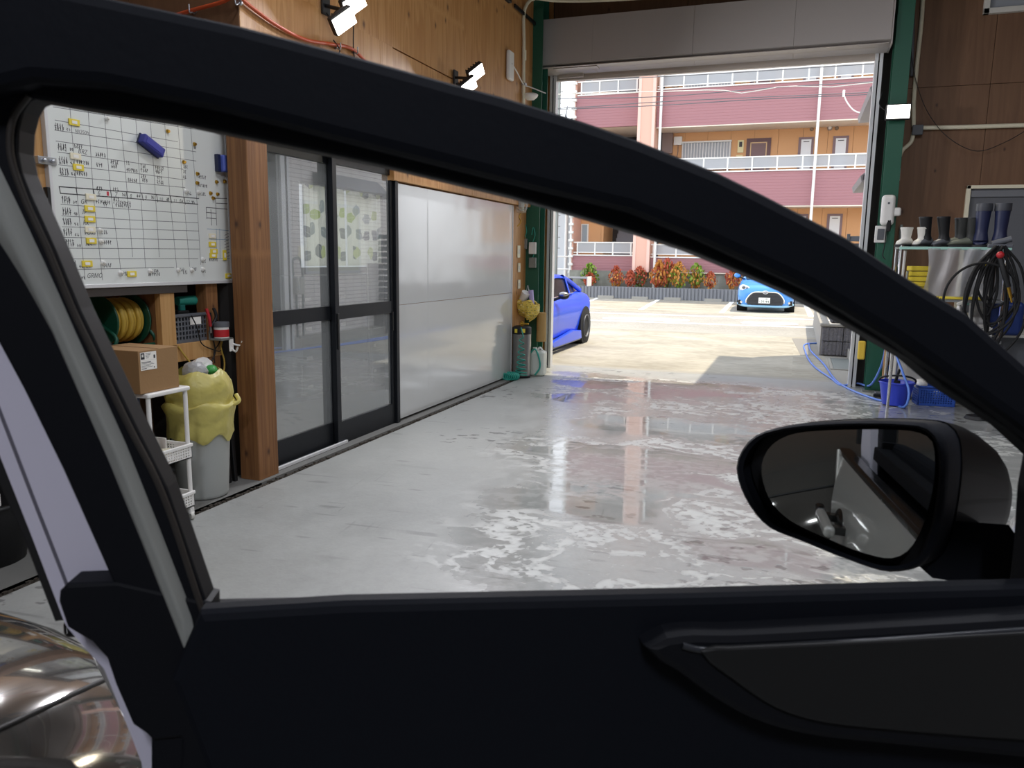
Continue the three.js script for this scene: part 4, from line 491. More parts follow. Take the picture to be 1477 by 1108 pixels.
// ------------------------------------------------------------------ whiteboard and what is stuck on it
const WX = -3.735, q1 = (x, y) => [x / 3.695, 130 + y / 3.695];   // measured on an enlarged crop
{ const Z0 = -3.1, Z1 = -4.49, Y0 = 1.395, Y1 = 2.62, CW = 1600, CH = Math.round(1600 * (Y1 - Y0) / (Z0 - Z1));
  const wb = (x, y) => { const p = aX(...q1(x, y), WX); return [(Z0 - p.z) / (Z0 - Z1) * CW, (Y1 - p.y) / (Y1 - Y0) * CH]; };
  const face = canvasTex(CW, CH, (c, w, h) => {
    c.fillStyle = '#dfe3df'; c.fillRect(0, 0, w, h); c.strokeStyle = '#33363a'; c.lineCap = 'round';
    const line = (pts, lw, col = '#3a3d42') => { c.strokeStyle = col; c.lineWidth = lw; c.beginPath(); pts.forEach((p, i) => { const q = wb(...p); i ? c.lineTo(...q) : c.moveTo(...q); }); c.stroke(); };
    for (const v of [[[352, -60], [360, 60], [395, 490], [445, 1025]], [[450, -60], [460, 70], [490, 560], [540, 1025]], [[540, -60], [548, 90], [580, 500], [640, 970]], [[626, -60], [635, 105], [670, 490], [705, 900]], [[708, -50], [720, 120], [745, 500], [775, 960]], [[788, -40], [800, 140], [825, 500], [850, 900]], [[865, -30], [878, 150], [910, 600], [945, 960]], [[938, -20], [950, 165], [985, 600], [1015, 950]], [[1010, 0], [1020, 190], [1055, 600], [1075, 940]]]) line(v, 3.2);
    for (const r of [[[262, 15], [720, 95], [1030, 140]], [[270, 78], [720, 150], [1030, 200]], [[280, 150], [640, 215], [950, 270]], [[278, 205], [640, 260], [1050, 325]], [[285, 265], [740, 330], [1050, 375]], [[295, 325], [740, 388], [980, 420]], [[300, 395], [700, 440], [990, 478]], [[300, 455], [990, 520]], [[312, 612], [700, 640], [1055, 664]], [[317, 675], [700, 697], [1060, 712]], [[320, 735], [1065, 757]], [[325, 793], [1065, 806]], [[330, 852], [1070, 855]], [[340, 911], [1060, 907]], [[350, 970], [930, 955]]]) line(r, 3);
    for (const r of [[[303, 515], [700, 545], [1065, 580]], [[310, 552], [700, 580], [1060, 611]]]) line(r, 6, '#26282c');
    for (const r of [[[303, 515], [310, 552]], [[395, 522], [402, 560]], [[490, 530], [497, 566]], [[585, 540], [590, 575]], [[670, 545], [676, 580]], [[755, 552], [762, 590]], [[835, 560], [842, 598]], [[910, 568], [918, 604]], [[985, 575], [992, 610]]]) line(r, 6, '#26282c');
    for (const r of [[[1155, 578], [1225, 580]], [[1160, 605], [1225, 608]], [[1105, 628], [1225, 638]], [[1105, 655], [1160, 660]], [[1108, 685], [1160, 690]], [[1155, 578], [1162, 725]], [[1130, 640], [1135, 725]], [[1105, 628], [1108, 690]]]) line(r, 5, '#33363a');
    for (const r of [[[1110, 745], [1235, 755]], [[1160, 745], [1163, 905]], [[1178, 745], [1180, 905]], [[1120, 905], [1240, 905]], [[1120, 800], [1240, 805]]]) line(r, 3, '#4b7aa0'); for (let i = 0; i < 8; i++) line([[1205, 780 + i * 17], [1240, 762 + i * 18]], 3);
    let s = 5; const r1 = () => (s = (s * 16807) % 2147483647) / 2147483647;
    const scrib = (x, y, len, hgt, lw = 3) => { const q = wb(x, y), k = CW / 1250, n = Math.max(2, Math.round(len / 12)); c.strokeStyle = '#2a2c30'; c.lineWidth = lw; for (let i = 0; i < n; i++) { const cx = q[0] + i * 13 * k, hh = hgt * k * 1.15; c.beginPath(); for (let j = 0; j < 3; j++) { c.moveTo(cx + r1() * 10 * k, q[1] - hh * r1()); c.lineTo(cx + r1() * 11 * k, q[1] - hh * r1()); } c.moveTo(cx + 5 * k, q[1] - hh); c.lineTo(cx + (3 + 4 * r1()) * k, q[1]); c.stroke(); } };
    const txt = (t, x, y, sz) => { const q = wb(x, y); c.fillStyle = '#26282c'; c.font = 'italic ' + sz + 'px sans-serif'; c.fillText(t, ...q); };
    for (const [x, y] of [[280, 205], [297, 315], [303, 388], [308, 450], [318, 605], [322, 668], [325, 725], [328, 782], [338, 842], [352, 958], [362, 1018]]) { scrib(x, y, 42, 30, 3.6); scrib(x + 62, y + 3, 20, 12, 3); }
    for (const [x, y, l] of [[385, 303, 44], [398, 388, 70], [400, 452, 60], [502, 348, 56], [507, 405, 40], [585, 390, 48], [590, 412, 40], [670, 395, 26], [672, 432, 66], [680, 488, 56], [748, 410, 36], [750, 434, 48], [750, 468, 36], [757, 490, 30], [828, 420, 56], [830, 442, 44], [838, 475, 34], [838, 500, 50], [980, 415, 36], [980, 442, 26], [980, 470, 26], [1065, 470, 56], [1062, 515, 76], [1000, 560, 34], [1062, 562, 56], [505, 606, 80], [545, 622, 22], [600, 590, 40], [600, 608, 110], [612, 626, 100], [535, 775, 40], [535, 830, 60], [790, 985, 70], [790, 1003, 84], [945, 978, 60], [980, 992, 30], [1020, 975, 50], [1080, 985, 36], [1080, 930, 40], [1122, 922, 66], [508, 535, 40], [598, 540, 40], [1035, 308, 28]]) scrib(x, y, l, l > 60 ? 16 : 18, 3);
    for (const [t, x, y, z] of [['NX350h', 388, 217, 30], ['BRZ', 405, 332, 40], ['GK', 420, 608, 40], ['IP', 428, 665, 40], ['RX', 432, 724, 40], ['VOXY', 438, 778, 40], ['NX', 446, 838, 42], ['EV', 448, 958, 40], ['GRMO', 455, 1015, 42], ['AM', 548, 958, 40], ['PM', 645, 1003, 40], ['6', 512, 562, 40], ['7', 606, 568, 40], ['8', 688, 576, 36], ['9', 770, 584, 36], ['10', 848, 592, 34], ['11', 925, 600, 34], ['12', 995, 606, 34]]) txt(t, x, y, z);
    for (const [x, y] of [[648, 568], [728, 574], [808, 582], [890, 592], [962, 600], [1026, 608]]) scrib(x, y, 14, 16, 3.4);
    c.fillStyle = '#c33d4c'; { const q = wb(564, 563); c.fillRect(q[0], q[1] - 26, 18, 28); }
  });
  const t = thing('whiteboard', 'whiteboard schedule with a hand-ruled grid and handwriting hung left of the timber post', 'whiteboard', [WX, 0, 0]);
  const pg = new THREE.PlaneGeometry(Z0 - Z1 - .03, Y1 - Y0 - .03).rotateY(Math.PI / 2).translate(0, (Y0 + Y1) / 2, (Z0 + Z1) / 2);
  part(t, 'writing_surface', pg, phy(0xffffff, .3, { map: face, clearcoat: .5, clearcoatRoughness: .2 }), true); part(t, 'backing', span(-.03, -.002, Y0 + .004, Y1 - .004, Z1 + .004, Z0 - .004), M.aluWhite);
  part(t, 'board_frame', [span(-.03, .008, Y0, Y0 + .022, Z1, Z0, .003), span(-.03, .008, Y1 - .02, Y1, Z1, Z0, .003), span(-.03, .008, Y0, Y1, Z1, Z1 + .02, .003), span(-.03, .008, Y0, Y1, Z0 - .02, Z0, .003)], M.aluWhite);
  part(t, 'hinge_bracket', [span(-.02, .012, 2.045, 2.085, Z0 - .05, Z0 + .06, .004), span(-.02, .012, 2.02, 2.06, Z1 - .025, Z1 + .015, .004), ball(.012, .016, 2.065, Z0 + .03), ball(.012, .016, 2.065, Z0 - .02)], M.alu); part(t, 'side_clip', [span(-.02, .012, 1.8, 1.93, Z0 + .002, Z0 + .022, .004), span(-.01, .01, 1.855, 1.875, Z0 + .02, Z0 + .07, .004)], M.black);
}
{ const put = (x, y) => { const p = aX(...q1(x, y), WX); return [WX + .0005, p.y, p.z]; };
  let a; const card = (x, y, lb, pale, tall) => { if (!a) { a = thing('card_magnet', lb, 'magnet', put(x, y), 0, 'yellow card magnets on the whiteboard'); part(a, 'card', span(0, .007, -.017, .017, -.034, .034, .002), M.yellow); part(a, 'paper_slip', span(.007, .0085, -.008, .008, -.016, .016), M.paper); } else { const d = dup(a, put(x, y), 0, lb); if (tall) d.rotation.x = Math.PI / 2; if (pale) d.children[0].material = M.cream; } };
  for (const [x, y, r, pale, tall] of [[392, 172, 'in the topmost written row of the whiteboard'], [400, 353, 'pale, just under the word BRZ', 1], [415, 412, 'third from the top in the second column'], [482, 570, 'pale, above the letters GK', 1], [476, 632, 'above the letters IP'], [477, 688, 'above the letters RX'], [478, 743, 'pale, above the word VOXY', 1], [484, 803, 'above the letters NX'], [462, 925, 'above the letters EV'], [700, 980, 'right of the letters PM in the bottom row'], [1130, 778, 'pale, top of the stack in the blue ruled table', 1], [1130, 822, 'second of the stack in the blue ruled table'], [1138, 860, 'third of the stack in the blue ruled table'], [1134, 882, 'lowest of the stack in the blue ruled table'], [1195, 880, 'standing upright in the blue ruled table', 0, 1], [1217, 990, 'alone at the bottom right corner of the whiteboard']]) card(x, y, 'yellow card magnet ' + r, pale, tall);
  let b; for (const [x, y, r] of [[892, 220, 'upper middle of the grid, highest of all'], [1035, 288, 'left of the bright reflection, second highest'], [978, 384, 'third highest, alone on a grid line'], [1050, 446, 'upper of the two left of scribbled notes'], [1049, 495, 'lower of the two left of scribbled notes'], [1152, 490, 'left of the pair under the upright eraser'], [1195, 487, 'right of the pair under the upright eraser'], [1120, 550, 'left of the triangle of three near the right edge'], [1157, 555, 'right of the triangle of three near the right edge'], [1134, 576, 'lowest of the triangle of three near the right edge']]) { const lb = 'small gold button magnet, ' + r; if (!b) { b = thing('button_magnet', lb, 'magnet', put(x, y), 0, 'gold button magnets on the whiteboard'); part(b, 'button', cyl(.013, .009, .014, .007, 0, 0, [0, 0, -Math.PI / 2], 16), M.brass); } else dup(b, put(x, y), 0, lb); }
  let w; for (const [x, y, r] of [[567, 152, 'in the third column at the top'], [533, 750, 'right of the word VOXY'], [537, 808, 'right of the letters NX'], [547, 922, 'above the letters AM'], [640, 975, 'left of the letters PM'], [797, 965, 'bottom row above two scribbled lines'], [948, 960, 'bottom row, first of three at right'], [1020, 960, 'bottom row, second of three at right'], [1078, 955, 'bottom row, last of three at right'], [1078, 903, 'just above the bottom right three'], [990, 540, 'left of the pair above the 11 and 12 boxes'], [1055, 545, 'right of the pair above the 11 and 12 boxes']]) { const lb = 'small white round magnet ' + r; if (!w) { w = thing('round_magnet', lb, 'magnet', put(x, y), 0, 'white round magnets on the whiteboard'); part(w, 'knob', cyl(.016, .012, .012, .006, 0, 0, [0, 0, -Math.PI / 2], 16), M.white); part(w, 'knob_cap', ball(.009, .012, 0, 0), M.offwhite); } else dup(w, put(x, y), 0, lb); }
  const e = thing('board_eraser', 'long blue whiteboard eraser tilted in the middle of the board', 'eraser', put(790, 298)); e.rotation.x = -.45; part(e, 'grip', box(.045, .06, .17, .028, 0, 0, .008), plastic(0x2a2f86)); part(e, 'felt', box(.012, .066, .176, .006, 0, 0, .002), M.navy); part(e, 'grip_inlay', box(.006, .034, .13, .05, 0, 0, .002), plastic(0x353a98));
  const f = thing('board_eraser', 'small blue whiteboard eraser standing upright near the right edge of the board', 'eraser', put(1170, 392)); part(f, 'grip', box(.05, .11, .06, .03, 0, -.008, .012), plastic(0x5566b8)); part(f, 'felt', box(.03, .115, .03, .015, 0, .035, .004), M.navy);
  const g = thing('bulldog_clip', 'small black clip at the top right of the whiteboard under the window frame', 'clip', put(1162, 200)); part(g, 'clip_body', extr([[-.03, 0], [.03, 0], [.015, .04], [-.015, .04]], .03, .003).rotateY(Math.PI / 2), M.black); part(g, 'clip_wire', tube([[.015, .04, -.012], [.02, .06, 0], [.015, .04, .012]], .002), M.black);
}
// ------------------------------------------------------------------ the lumber bay under the board
{ const t = thing('shelf_frame', 'rough lumber shelf frame under the whiteboard carrying tools and a grey crate', 'shelf', [0, 0, 0]);
  for (const [z0, z1] of [[-2.6, -2.5], [-4.36, -4.25]]) part(t, 'stud', span(-3.85, -3.76, .01, 2.6, z0, z1, .004), M.timber); part(t, 'stud', span(-3.8, -3.755, 1.0, 1.39, -3.955, -3.835, .003), M.pine); part(t, 'stud', span(-3.8, -3.755, 1.0, 1.38, -3.3, -3.2, .003), M.pine); part(t, 'stud', span(-3.8, -3.755, .006, 2.6, -3.1, -3.0, .003), M.pine);
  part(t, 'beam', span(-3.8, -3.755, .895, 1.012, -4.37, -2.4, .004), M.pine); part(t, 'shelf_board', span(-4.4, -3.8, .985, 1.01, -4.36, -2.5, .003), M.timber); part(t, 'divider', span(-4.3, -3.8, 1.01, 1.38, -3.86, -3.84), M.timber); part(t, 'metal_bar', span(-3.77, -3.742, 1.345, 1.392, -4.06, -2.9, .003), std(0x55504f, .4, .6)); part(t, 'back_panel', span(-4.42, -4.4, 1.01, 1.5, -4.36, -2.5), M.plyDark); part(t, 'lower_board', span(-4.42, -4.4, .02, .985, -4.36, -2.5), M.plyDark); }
{ const t = thing('tool_board', 'plywood peg board with hung tools left of the whiteboard', 'tool board', [-4.05, 0, -3.05]); part(t, 'board', span(-.02, 0, 1.25, 2.35, -.35, .6, .004), M.ply); part(t, 'edge_post', span(.0, .05, 1.2, 2.15, -.2, -.12, .004), M.pine); for (const y of [2.02, 1.72, 1.45]) part(t, 'label_strip', span(0, .004, y, y + .025, -.12, .5), M.paper); for (const z of [.0, .1, .2]) part(t, 'hook', tube([[0, 2.0, z], [.04, 2.0, z], [.045, 2.02, z]], .005), M.alu); }
solo('storage_tray', 'clear plastic tray on top of the peg board left of the whiteboard', 'tray', [span(-4.1, -3.86, 2.17, 2.18, -3.2, -2.6), span(-3.87, -3.86, 2.17, 2.25, -3.2, -2.6), span(-4.1, -3.86, 2.17, 2.25, -3.205, -3.195)], M.clear);
solo('work_glove', 'dark work gloves hanging at the far left of the peg board', 'gloves', extr(smooth([[-.06, 0], [.06, .0], [.07, -.2], [.05, -.32], [.0, -.28], [-.05, -.34], [-.07, -.18]], 30), .03, .01).rotateY(Math.PI / 2).translate(-4.03, 2.0, -2.83), M.navy);
solo('drive_belt', 'black looped belt hanging on the peg board hook', 'belt', [tube([[-4.0, 2.0, -3.03], [-4.0, 1.9, -3.09], [-4.0, 1.75, -3.08], [-4.0, 1.68, -3.04], [-4.0, 1.78, -2.99], [-4.0, 1.92, -2.99]], .012, 50, 8, true), tube([[-3.985, 2.0, -3.04], [-3.985, 1.9, -3.11], [-3.985, 1.72, -3.1], [-3.985, 1.8, -3.0]], .01, 50, 8, true)], M.black);
solo('screwdriver', 'dark green handled screwdriver hanging beside the belts on the peg board', 'screwdriver', [cyl(.022, .018, .12, -4.02, 1.86, -2.95), cyl(.006, .006, .16, -4.02, 1.72, -2.95)], M.greenP);
solo('spray_can', 'small grey can hanging low on the peg board with a yellow stick', 'can', [cyl(.025, .025, .13, -4.0, 1.66, -3.06, [.2, 0, .15]), cyl(.012, .02, .03, -4.0, 1.74, -3.06)], M.galv); solo('tape_roll', 'black tape roll hanging lowest on the peg board', 'tape', new THREE.TorusGeometry(.035, .018, 10, 24).rotateY(Math.PI / 2).translate(-4.01, 1.5, -3.1), M.black);
{ const t = thing('hose_reel', 'dark green reel wound with yellow air hose on the lumber shelf', 'hose reel', [-3.98, 1.18, -3.69]); for (const z of [-.13, .12]) part(t, 'flange', lathe([[.02, -.006], [.155, -.006], [.162, .006], [.155, .012], [.02, .006]], 40).rotateX(Math.PI / 2).translate(0, 0, z), M.greenP); for (let i = 0; i < 7; i++) part(t, 'hose_turn', new THREE.TorusGeometry(.112 + (i % 2) * .012, .016, 10, 40).translate(0, 0, -.095 + i * .03), std(0xc2a23f, .5)); part(t, 'stand', [tube([[.14, -.16, -.17], [.15, -.1, -.15], [0, 0, -.15]], .012), tube([[.14, -.16, .16], [.15, -.1, .14], [0, 0, .14]], .012), rod(V(.15, -.158, -.17), V(.15, -.158, .17), .012), rod(V(-.15, -.158, -.17), V(-.15, -.158, .17), .012)], M.greenP); }
{ const t = thing('bench_tool', 'black machine with a crank behind the hose reel on the shelf', 'machine', [-4.02, 1.012, -3.6], .3); part(t, 'housing', [box(.2, .3, .2, -.05, .15, -.13, .02)], M.black); part(t, 'crank', [tube([[.06, .25, -.14], [.1, .2, -.12], [.12, .1, -.13]], .012), ball(.02, .12, .09, -.13)], M.greyP); part(t, 'dial', cyl(.04, .04, .02, .06, .24, -.16, [0, 0, Math.PI / 2]), M.galv); }
{ const t = thing('plastic_crate', 'grey slotted plastic crate with a white label on the lumber shelf', 'crate', [-3.93, 1.012, -4.14]); const L = .38, hh = .185, hole = []; for (let i = 0; i < 12; i++) for (let j = 0; j < 5; j++) { if (i > 4 && i < 9 && j > 3) continue; const x = -L / 2 + .025 + i * .0285, y = .022 + j * .031; hole.push([[x, y], [x + .016, y], [x + .016, y + .021], [x, y + .021]]); }
  const sideG = () => extr([[-L / 2, 0], [L / 2, 0], [L / 2, hh], [-L / 2, hh]], .006, 0, hole).rotateY(Math.PI / 2); part(t, 'slotted_side', sideG().translate(.15, 0, 0), M.greyP); part(t, 'slotted_side', sideG().translate(-.15, 0, 0), M.greyP); part(t, 'end_wall', span(-.15, .15, 0, hh, -L / 2 - .006, -L / 2), M.greyP); part(t, 'end_wall', span(-.15, .15, 0, hh, L / 2, L / 2 + .006), M.greyP); part(t, 'crate_floor', span(-.15, .15, 0, .006, -L / 2, L / 2), M.greyP); part(t, 'rim', [span(.144, .168, hh - .012, hh + .006, -L / 2 - .01, L / 2 + .01, .003), span(-.168, -.144, hh - .012, hh + .006, -L / 2 - .01, L / 2 + .01, .003)], M.greyP); part(t, 'label', span(.157, .16, .115, .165, -.06, .04), M.paper); }
{ const t = thing('impact_driver', 'teal cordless impact driver lying on top of the grey crate', 'driver', [-3.88, 1.25, -4.2], -.2); part(t, 'motor_body', cyl(.034, .03, .15, 0, .03, 0, [Math.PI / 2, 0, 0]), M.teal); part(t, 'chuck', cyl(.02, .012, .05, 0, .03, -.1, [-Math.PI / 2, 0, 0]), M.black); part(t, 'grip', box(.034, .1, .045, 0, -.03, .045, .012), plastic(0x1f7f78)); part(t, 'battery', box(.06, .045, .09, 0, -.055, .05, .01), M.black); }
solo('paper_roll', 'white paper roll standing behind the grey crate rim', 'paper roll', lathe([[.02, 0], [.055, 0], [.057, .004], [.057, .116], [.055, .12], [.02, .12], [.02, 0]], 28).translate(-3.95, 1.2, -4.02), M.white);
{ const t = thing('parts_can', 'small can with a red and white label on the right end of the shelf', 'can', [-3.7, 1.024, -4.31]); part(t, 'can_body', lathe([[0, 0], [.048, 0], [.05, .004], [.05, .075], [.048, .08]], 28), M.white); part(t, 'red_label', cyl(.0508, .0508, .05, 0, .035, 0, 0, 28, true), M.red); part(t, 'lid', lathe([[0, .112], [.05, .112], [.054, .108], [.054, .078], [.05, .076]], 28), M.greyP); part(t, 'bracket', [span(-.06, .05, -.014, 0, -.06, .06, .004), span(-.06, -.05, -.014, .05, -.06, .06, .004)], M.galv); }
{ const t = thing('pliers', 'pair of red handled pliers sticking up by the label can', 'pliers', [-3.73, 1.11, -4.24]); part(t, 'handle', tube([[0, 0, 0], [.01, .06, .02], [.0, .12, .03]], .011), M.red); part(t, 'handle', tube([[0, 0, -.01], [.01, .06, -.05], [.0, .12, -.04]], .011), M.black); part(t, 'jaw', cyl(.012, .006, .05, 0, -.02, 0), M.steel); }
solo('wall_hook', 'white double hook screwed under the label can', 'hook', [span(-3.66, -3.65, .93, 1.02, -4.37, -4.33, .003), tube([[-3.655, .95, -4.35], [-3.62, .93, -4.35], [-3.6, .96, -4.35]], .007), tube([[-3.655, .98, -4.36], [-3.62, .97, -4.4], [-3.6, 1.0, -4.4]], .007)], M.white);
solo('charger_cable', 'tangle of thin black cables dangling in front of the grey crate', 'cable', [tube([[-3.76, 1.19, -4.1], [-3.74, 1.12, -4.12], [-3.74, 1.0, -4.16], [-3.735, .95, -4.25], [-3.735, .93, -4.33], [-3.735, .96, -4.36]], .004), tube([[-3.75, 1.2, -4.27], [-3.735, 1.05, -4.26], [-3.735, .93, -4.28], [-3.735, .88, -4.25], [-3.735, .82, -4.17]], .005), tube([[-3.75, 1.18, -4.33], [-3.735, 1.0, -4.33], [-3.735, .93, -4.27], [-3.735, .85, -4.27]], .004)], M.cable);
solo('extension_cord', 'thin yellow cord looping down from the shelf over the trash bag', 'cord', [tube([[-3.75, 1.0, -3.96], [-3.735, .93, -4.0], [-3.73, .83, -4.1], [-3.72, .79, -4.22]], .006), tube([[-3.74, 1.0, -4.36], [-3.735, .95, -4.34], [-3.73, .86, -4.36], [-3.73, .79, -4.35], [-3.73, .75, -4.3]], .006)], std(0xb99a45, .5));
solo('rubber_glove', 'bright yellow rubber glove lying on the beam behind the cardboard box', 'glove', [loft([0, .25, .5, .75, 1].map((t, i) => { const r = [.03, .05, .055, .045, .015][i]; return [0, 1, 2, 3, 4, 5, 6, 7].map(k => { const a = k / 8 * 6.283; return V(-3.76 + Math.cos(a) * r * .7 + t * .1, 1.095 - t * .06 + Math.sin(a) * r * .6, -3.12 - t * .26 + .01 * Math.sin(k * 3)); }); }), { crease: 1.2 })], M.yellow);
// white trolley with box
{ const t = thing('storage_trolley', 'white three-tier plastic trolley with slotted baskets in front of the bin', 'trolley', [-3.35, 0, -3.29]); const wx = -.42, wz = -.31;
  for (const [x, z] of [[-.015, -.015], [-.015, wz + .015], [wx + .015, -.015], [wx + .015, wz + .015]]) { part(t, 'leg', cyl(.013, .013, .74, x, .44, z), M.white); const k = part(t, 'caster', cyl(.026, .026, .018, x, .027, z, [Math.PI / 2, 0, .5]), M.offwhite); part(k, 'caster_fork', [box(.02, .04, .034, x, .055, z, .006)], M.white); }
  for (const [y0, y1] of [[.385, .475], [.085, .18]]) { const b = part(t, 'basket', [span(wx, 0, y0, y0 + .006, wz, 0), span(wx - .004, .006, y1 - .02, y1, wz - .006, wz + .01, .004), span(wx - .004, .006, y1 - .02, y1, -.01, .006, .004), span(-.01, .008, y1 - .02, y1, wz, 0, .004), span(wx - .006, wx + .01, y1 - .02, y1, wz, 0, .004)], M.white);
    const hs = []; for (let i = 0; i < 14; i++) for (let j = 0; j < 4; j++) { const x = .022 + i * .0195, y = y0 + .012 + j * .0165; hs.push([[x, y], [x + .011, y], [x + .011, y + .01], [x, y + .01]]); } const grid = (L) => extr([[0, y0], [L, y0], [L, y1 - .01], [0, y1 - .01]], .004, 0, hs.filter(h => h[1][0] < L - .01)); part(b, 'slotted_wall', grid(.31).rotateY(Math.PI / 2).translate(-.004, 0, 0), M.white); part(b, 'slotted_wall', grid(.31).rotateY(Math.PI / 2).translate(wx, 0, 0), M.white); part(b, 'slotted_wall', grid(.42).translate(wx, 0, -.004), M.white); part(b, 'slotted_wall', grid(.42).translate(wx, 0, wz), M.white); }
  part(t, 'top_tray', [span(wx - .006, .008, .795, .822, wz - .008, .008, .01)], M.white); }
{ const lab = canvasTex(256, 200, (x, w, h) => { x.fillStyle = '#efede6'; x.fillRect(0, 0, w, h); x.fillStyle = '#23252a'; x.fillRect(8, 8, 60, 70); x.fillStyle = '#d5d3ca'; x.fillRect(24, 22, 28, 30); x.fillStyle = '#3a3c40'; for (let i = 0; i < 4; i++) x.fillRect(84, 14 + i * 16, 90 - i * 14, 5); x.fillRect(210, 40, 28, 38); x.strokeStyle = '#9a988f'; x.strokeRect(0, 0, w, 92); for (let i = 0; i < 6; i++) x.fillRect(12, 108 + i * 14, i === 5 ? 80 : 150 + (i % 3) * 26, i === 0 || i === 5 ? 8 : 4); x.fillRect(206, 170, 16, 16); });
  const t = thing('cardboard_box', 'brown cardboard box with two white shipping labels on top of the trolley', 'box', [-3.36, .824, -3.25]); part(t, 'carton', [box(.36, .24, .29, -.185, .12, -.15, .003)], M.card); part(t, 'flap_seam', span(-.365, -.005, .24, .2415, -.153, -.147), std(0x6b4b2c, .9)); const pg = new THREE.PlaneGeometry(.115, .1).rotateY(Math.PI / 2).translate(-.0035, .18, -.075); part(t, 'shipping_label', pg, std(0xffffff, .7, 0, { map: lab }), true); }
solo('paper_tube', 'beige cardboard tube lying in the middle basket of the trolley', 'tube', [cyl(.022, .022, .24, -3.5, .43, -3.46, [Math.PI / 2 - .15, .5, 0])], M.cream); solo('red_cloth', 'red plastic item in the middle basket of the trolley', 'item', [ball(.05, -3.46, .44, -3.36, 1, .7, .9)], M.red); solo('white_sheet', 'white folded paper leaning in the middle basket of the trolley', 'paper', [span(-3.72, -3.5, .4, .5, -3.56, -3.55, .002)], M.paper);
solo('gold_pack', 'crumpled gold packet lying in the lower basket of the trolley', 'packet', [mv(new THREE.IcosahedronGeometry(.045, 1), -3.44, .125, -3.42, .3, .5), mv(new THREE.IcosahedronGeometry(.035, 1), -3.5, .12, -3.35)], M.brass);
solo('foam_board', 'slate blue foam board standing behind the white trolley', 'board', [box(.035, .72, .62, -3.86, .365, -3.4, .004, 0)], std(0x2b3140, .8));
// bin with yellow bag
{ const t = thing('waste_bin', 'grey round plastic bin lined with a yellow bag full of rubbish', 'bin', [-3.64, 0, -4.0]); part(t, 'bin_body', lathe([[0, .008], [.148, .008], [.155, .014], [.158, .03], [.19, .56], [.2, .565], [.2, .585], [.19, .585]], 40), std(0xa3a6a3, .5)); for (const a of [.3, 1.5, 2.7, 4, 5.2]) part(t, 'mould_line', mv(box(.002, .5, .004, .0, .0, 0), Math.cos(a) * .172, .29, Math.sin(a) * .172, -a, 0, -.06), M.greyP);
  const bag = phy(0xe3d77a, .38, { transmission: .35, thickness: 0, side: THREE.DoubleSide, bumpMap: speck, bumpScale: .02 }); const rg = [[.196, .41], [.207, .44], [.205, .5], [.211, .55], [.226, .6], [.23, .625], [.215, .645], [.205, .64], [.2, .66], [.212, .7], [.205, .77], [.18, .82], [.15, .845]].map(([r, y], i) => { const o = []; for (let k = 0; k < 48; k++) { const a = k / 48 * 6.2832; const f = 1 + .016 * Math.sin(a * 9 + i * .9) * (i < 5 ? 1 : .6) + .014 * Math.sin(a * 4 + i * .5) + .01 * Math.sin(a * 17 + i * .6); o.push(V(Math.cos(a) * r * f, y + .014 * Math.sin(a * 5 + i * .8) + (i === 0 ? .02 * Math.sin(a * 7) : 0), Math.sin(a) * r * f)); } return o; });
  part(t, 'yellow_bag', loft(rg, { caps: false, crease: 1.1 }), bag); part(t, 'bag_knot', tube([[.21, .62, -.06], [.235, .64, -.1], [.2, .68, -.12]], .014), bag); }
{ const mk = (name, lb, cat, x, y, z, s, m) => solo(name, lb, cat, [mv(new THREE.IcosahedronGeometry(s, 2).applyMatrix4(new THREE.Matrix4().makeScale(1, .8, .9)), x, y, z, rnd() * 3)].map(g => { const p = g.attributes.position; for (let i = 0; i < p.count; i++) { const h = 1 + .25 * (vn(p.getX(i) * 40 + 90, p.getY(i) * 40 + p.getZ(i) * 23 + 80) - .5); p.setXYZ(i, x + (p.getX(i) - x) * h, y + (p.getY(i) - y) * h, z + (p.getZ(i) - z) * h); } g.computeVertexNormals(); return g; }), m);
  mk('crumpled_wrap', 'crumpled clear plastic wrap on top of the rubbish bin', 'plastic wrap', -3.6, .85, -3.93, .08, M.film); mk('crumpled_wrap', 'crumpled white plastic bag at the back of the rubbish bin', 'plastic bag', -3.68, .86, -4.08, .07, M.white); mk('green_wrap', 'crumpled green wrapper on top of the rubbish bin', 'wrapper', -3.58, .84, -4.06, .045, plastic(0x3f9a4a)); }
{ const t = thing('folding_stool', 'black folded step stool between the bin and the timber post', 'stool', [-3.72, 0, -4.3]); part(t, 'top_step', box(.09, .12, .06, .03, .37, 0, .01), M.black); part(t, 'leg', mv(box(.03, .4, .03, 0, 0, 0, .006), .05, .2, -.03, 0, 0, .06), M.black); part(t, 'leg', mv(box(.03, .4, .03, 0, 0, 0, .006), .05, .2, .025, 0, 0, .02), M.black); part(t, 'leg', mv(box(.03, .38, .03, 0, 0, 0, .006), -.02, .19, 0, 0, 0, -.06), M.black); }
{ const p = aY(4, 815, 0); const t = thing('black_tub', 'black tub on the dark floor at the far left edge', 'tub', [p.x - .15, 0.004, p.z]); part(t, 'tub_body', lathe([[0, 0], [.2, 0], [.24, .3], [.26, .31], [.26, .33], [.23, .33], [.19, .02], [0, .02]], 32), M.black); solo('white_carton', 'small white carton resting in the black tub at the far left', 'carton', box(.16, .07, .12, p.x - .1, .335, p.z + .02, .006), M.white); }
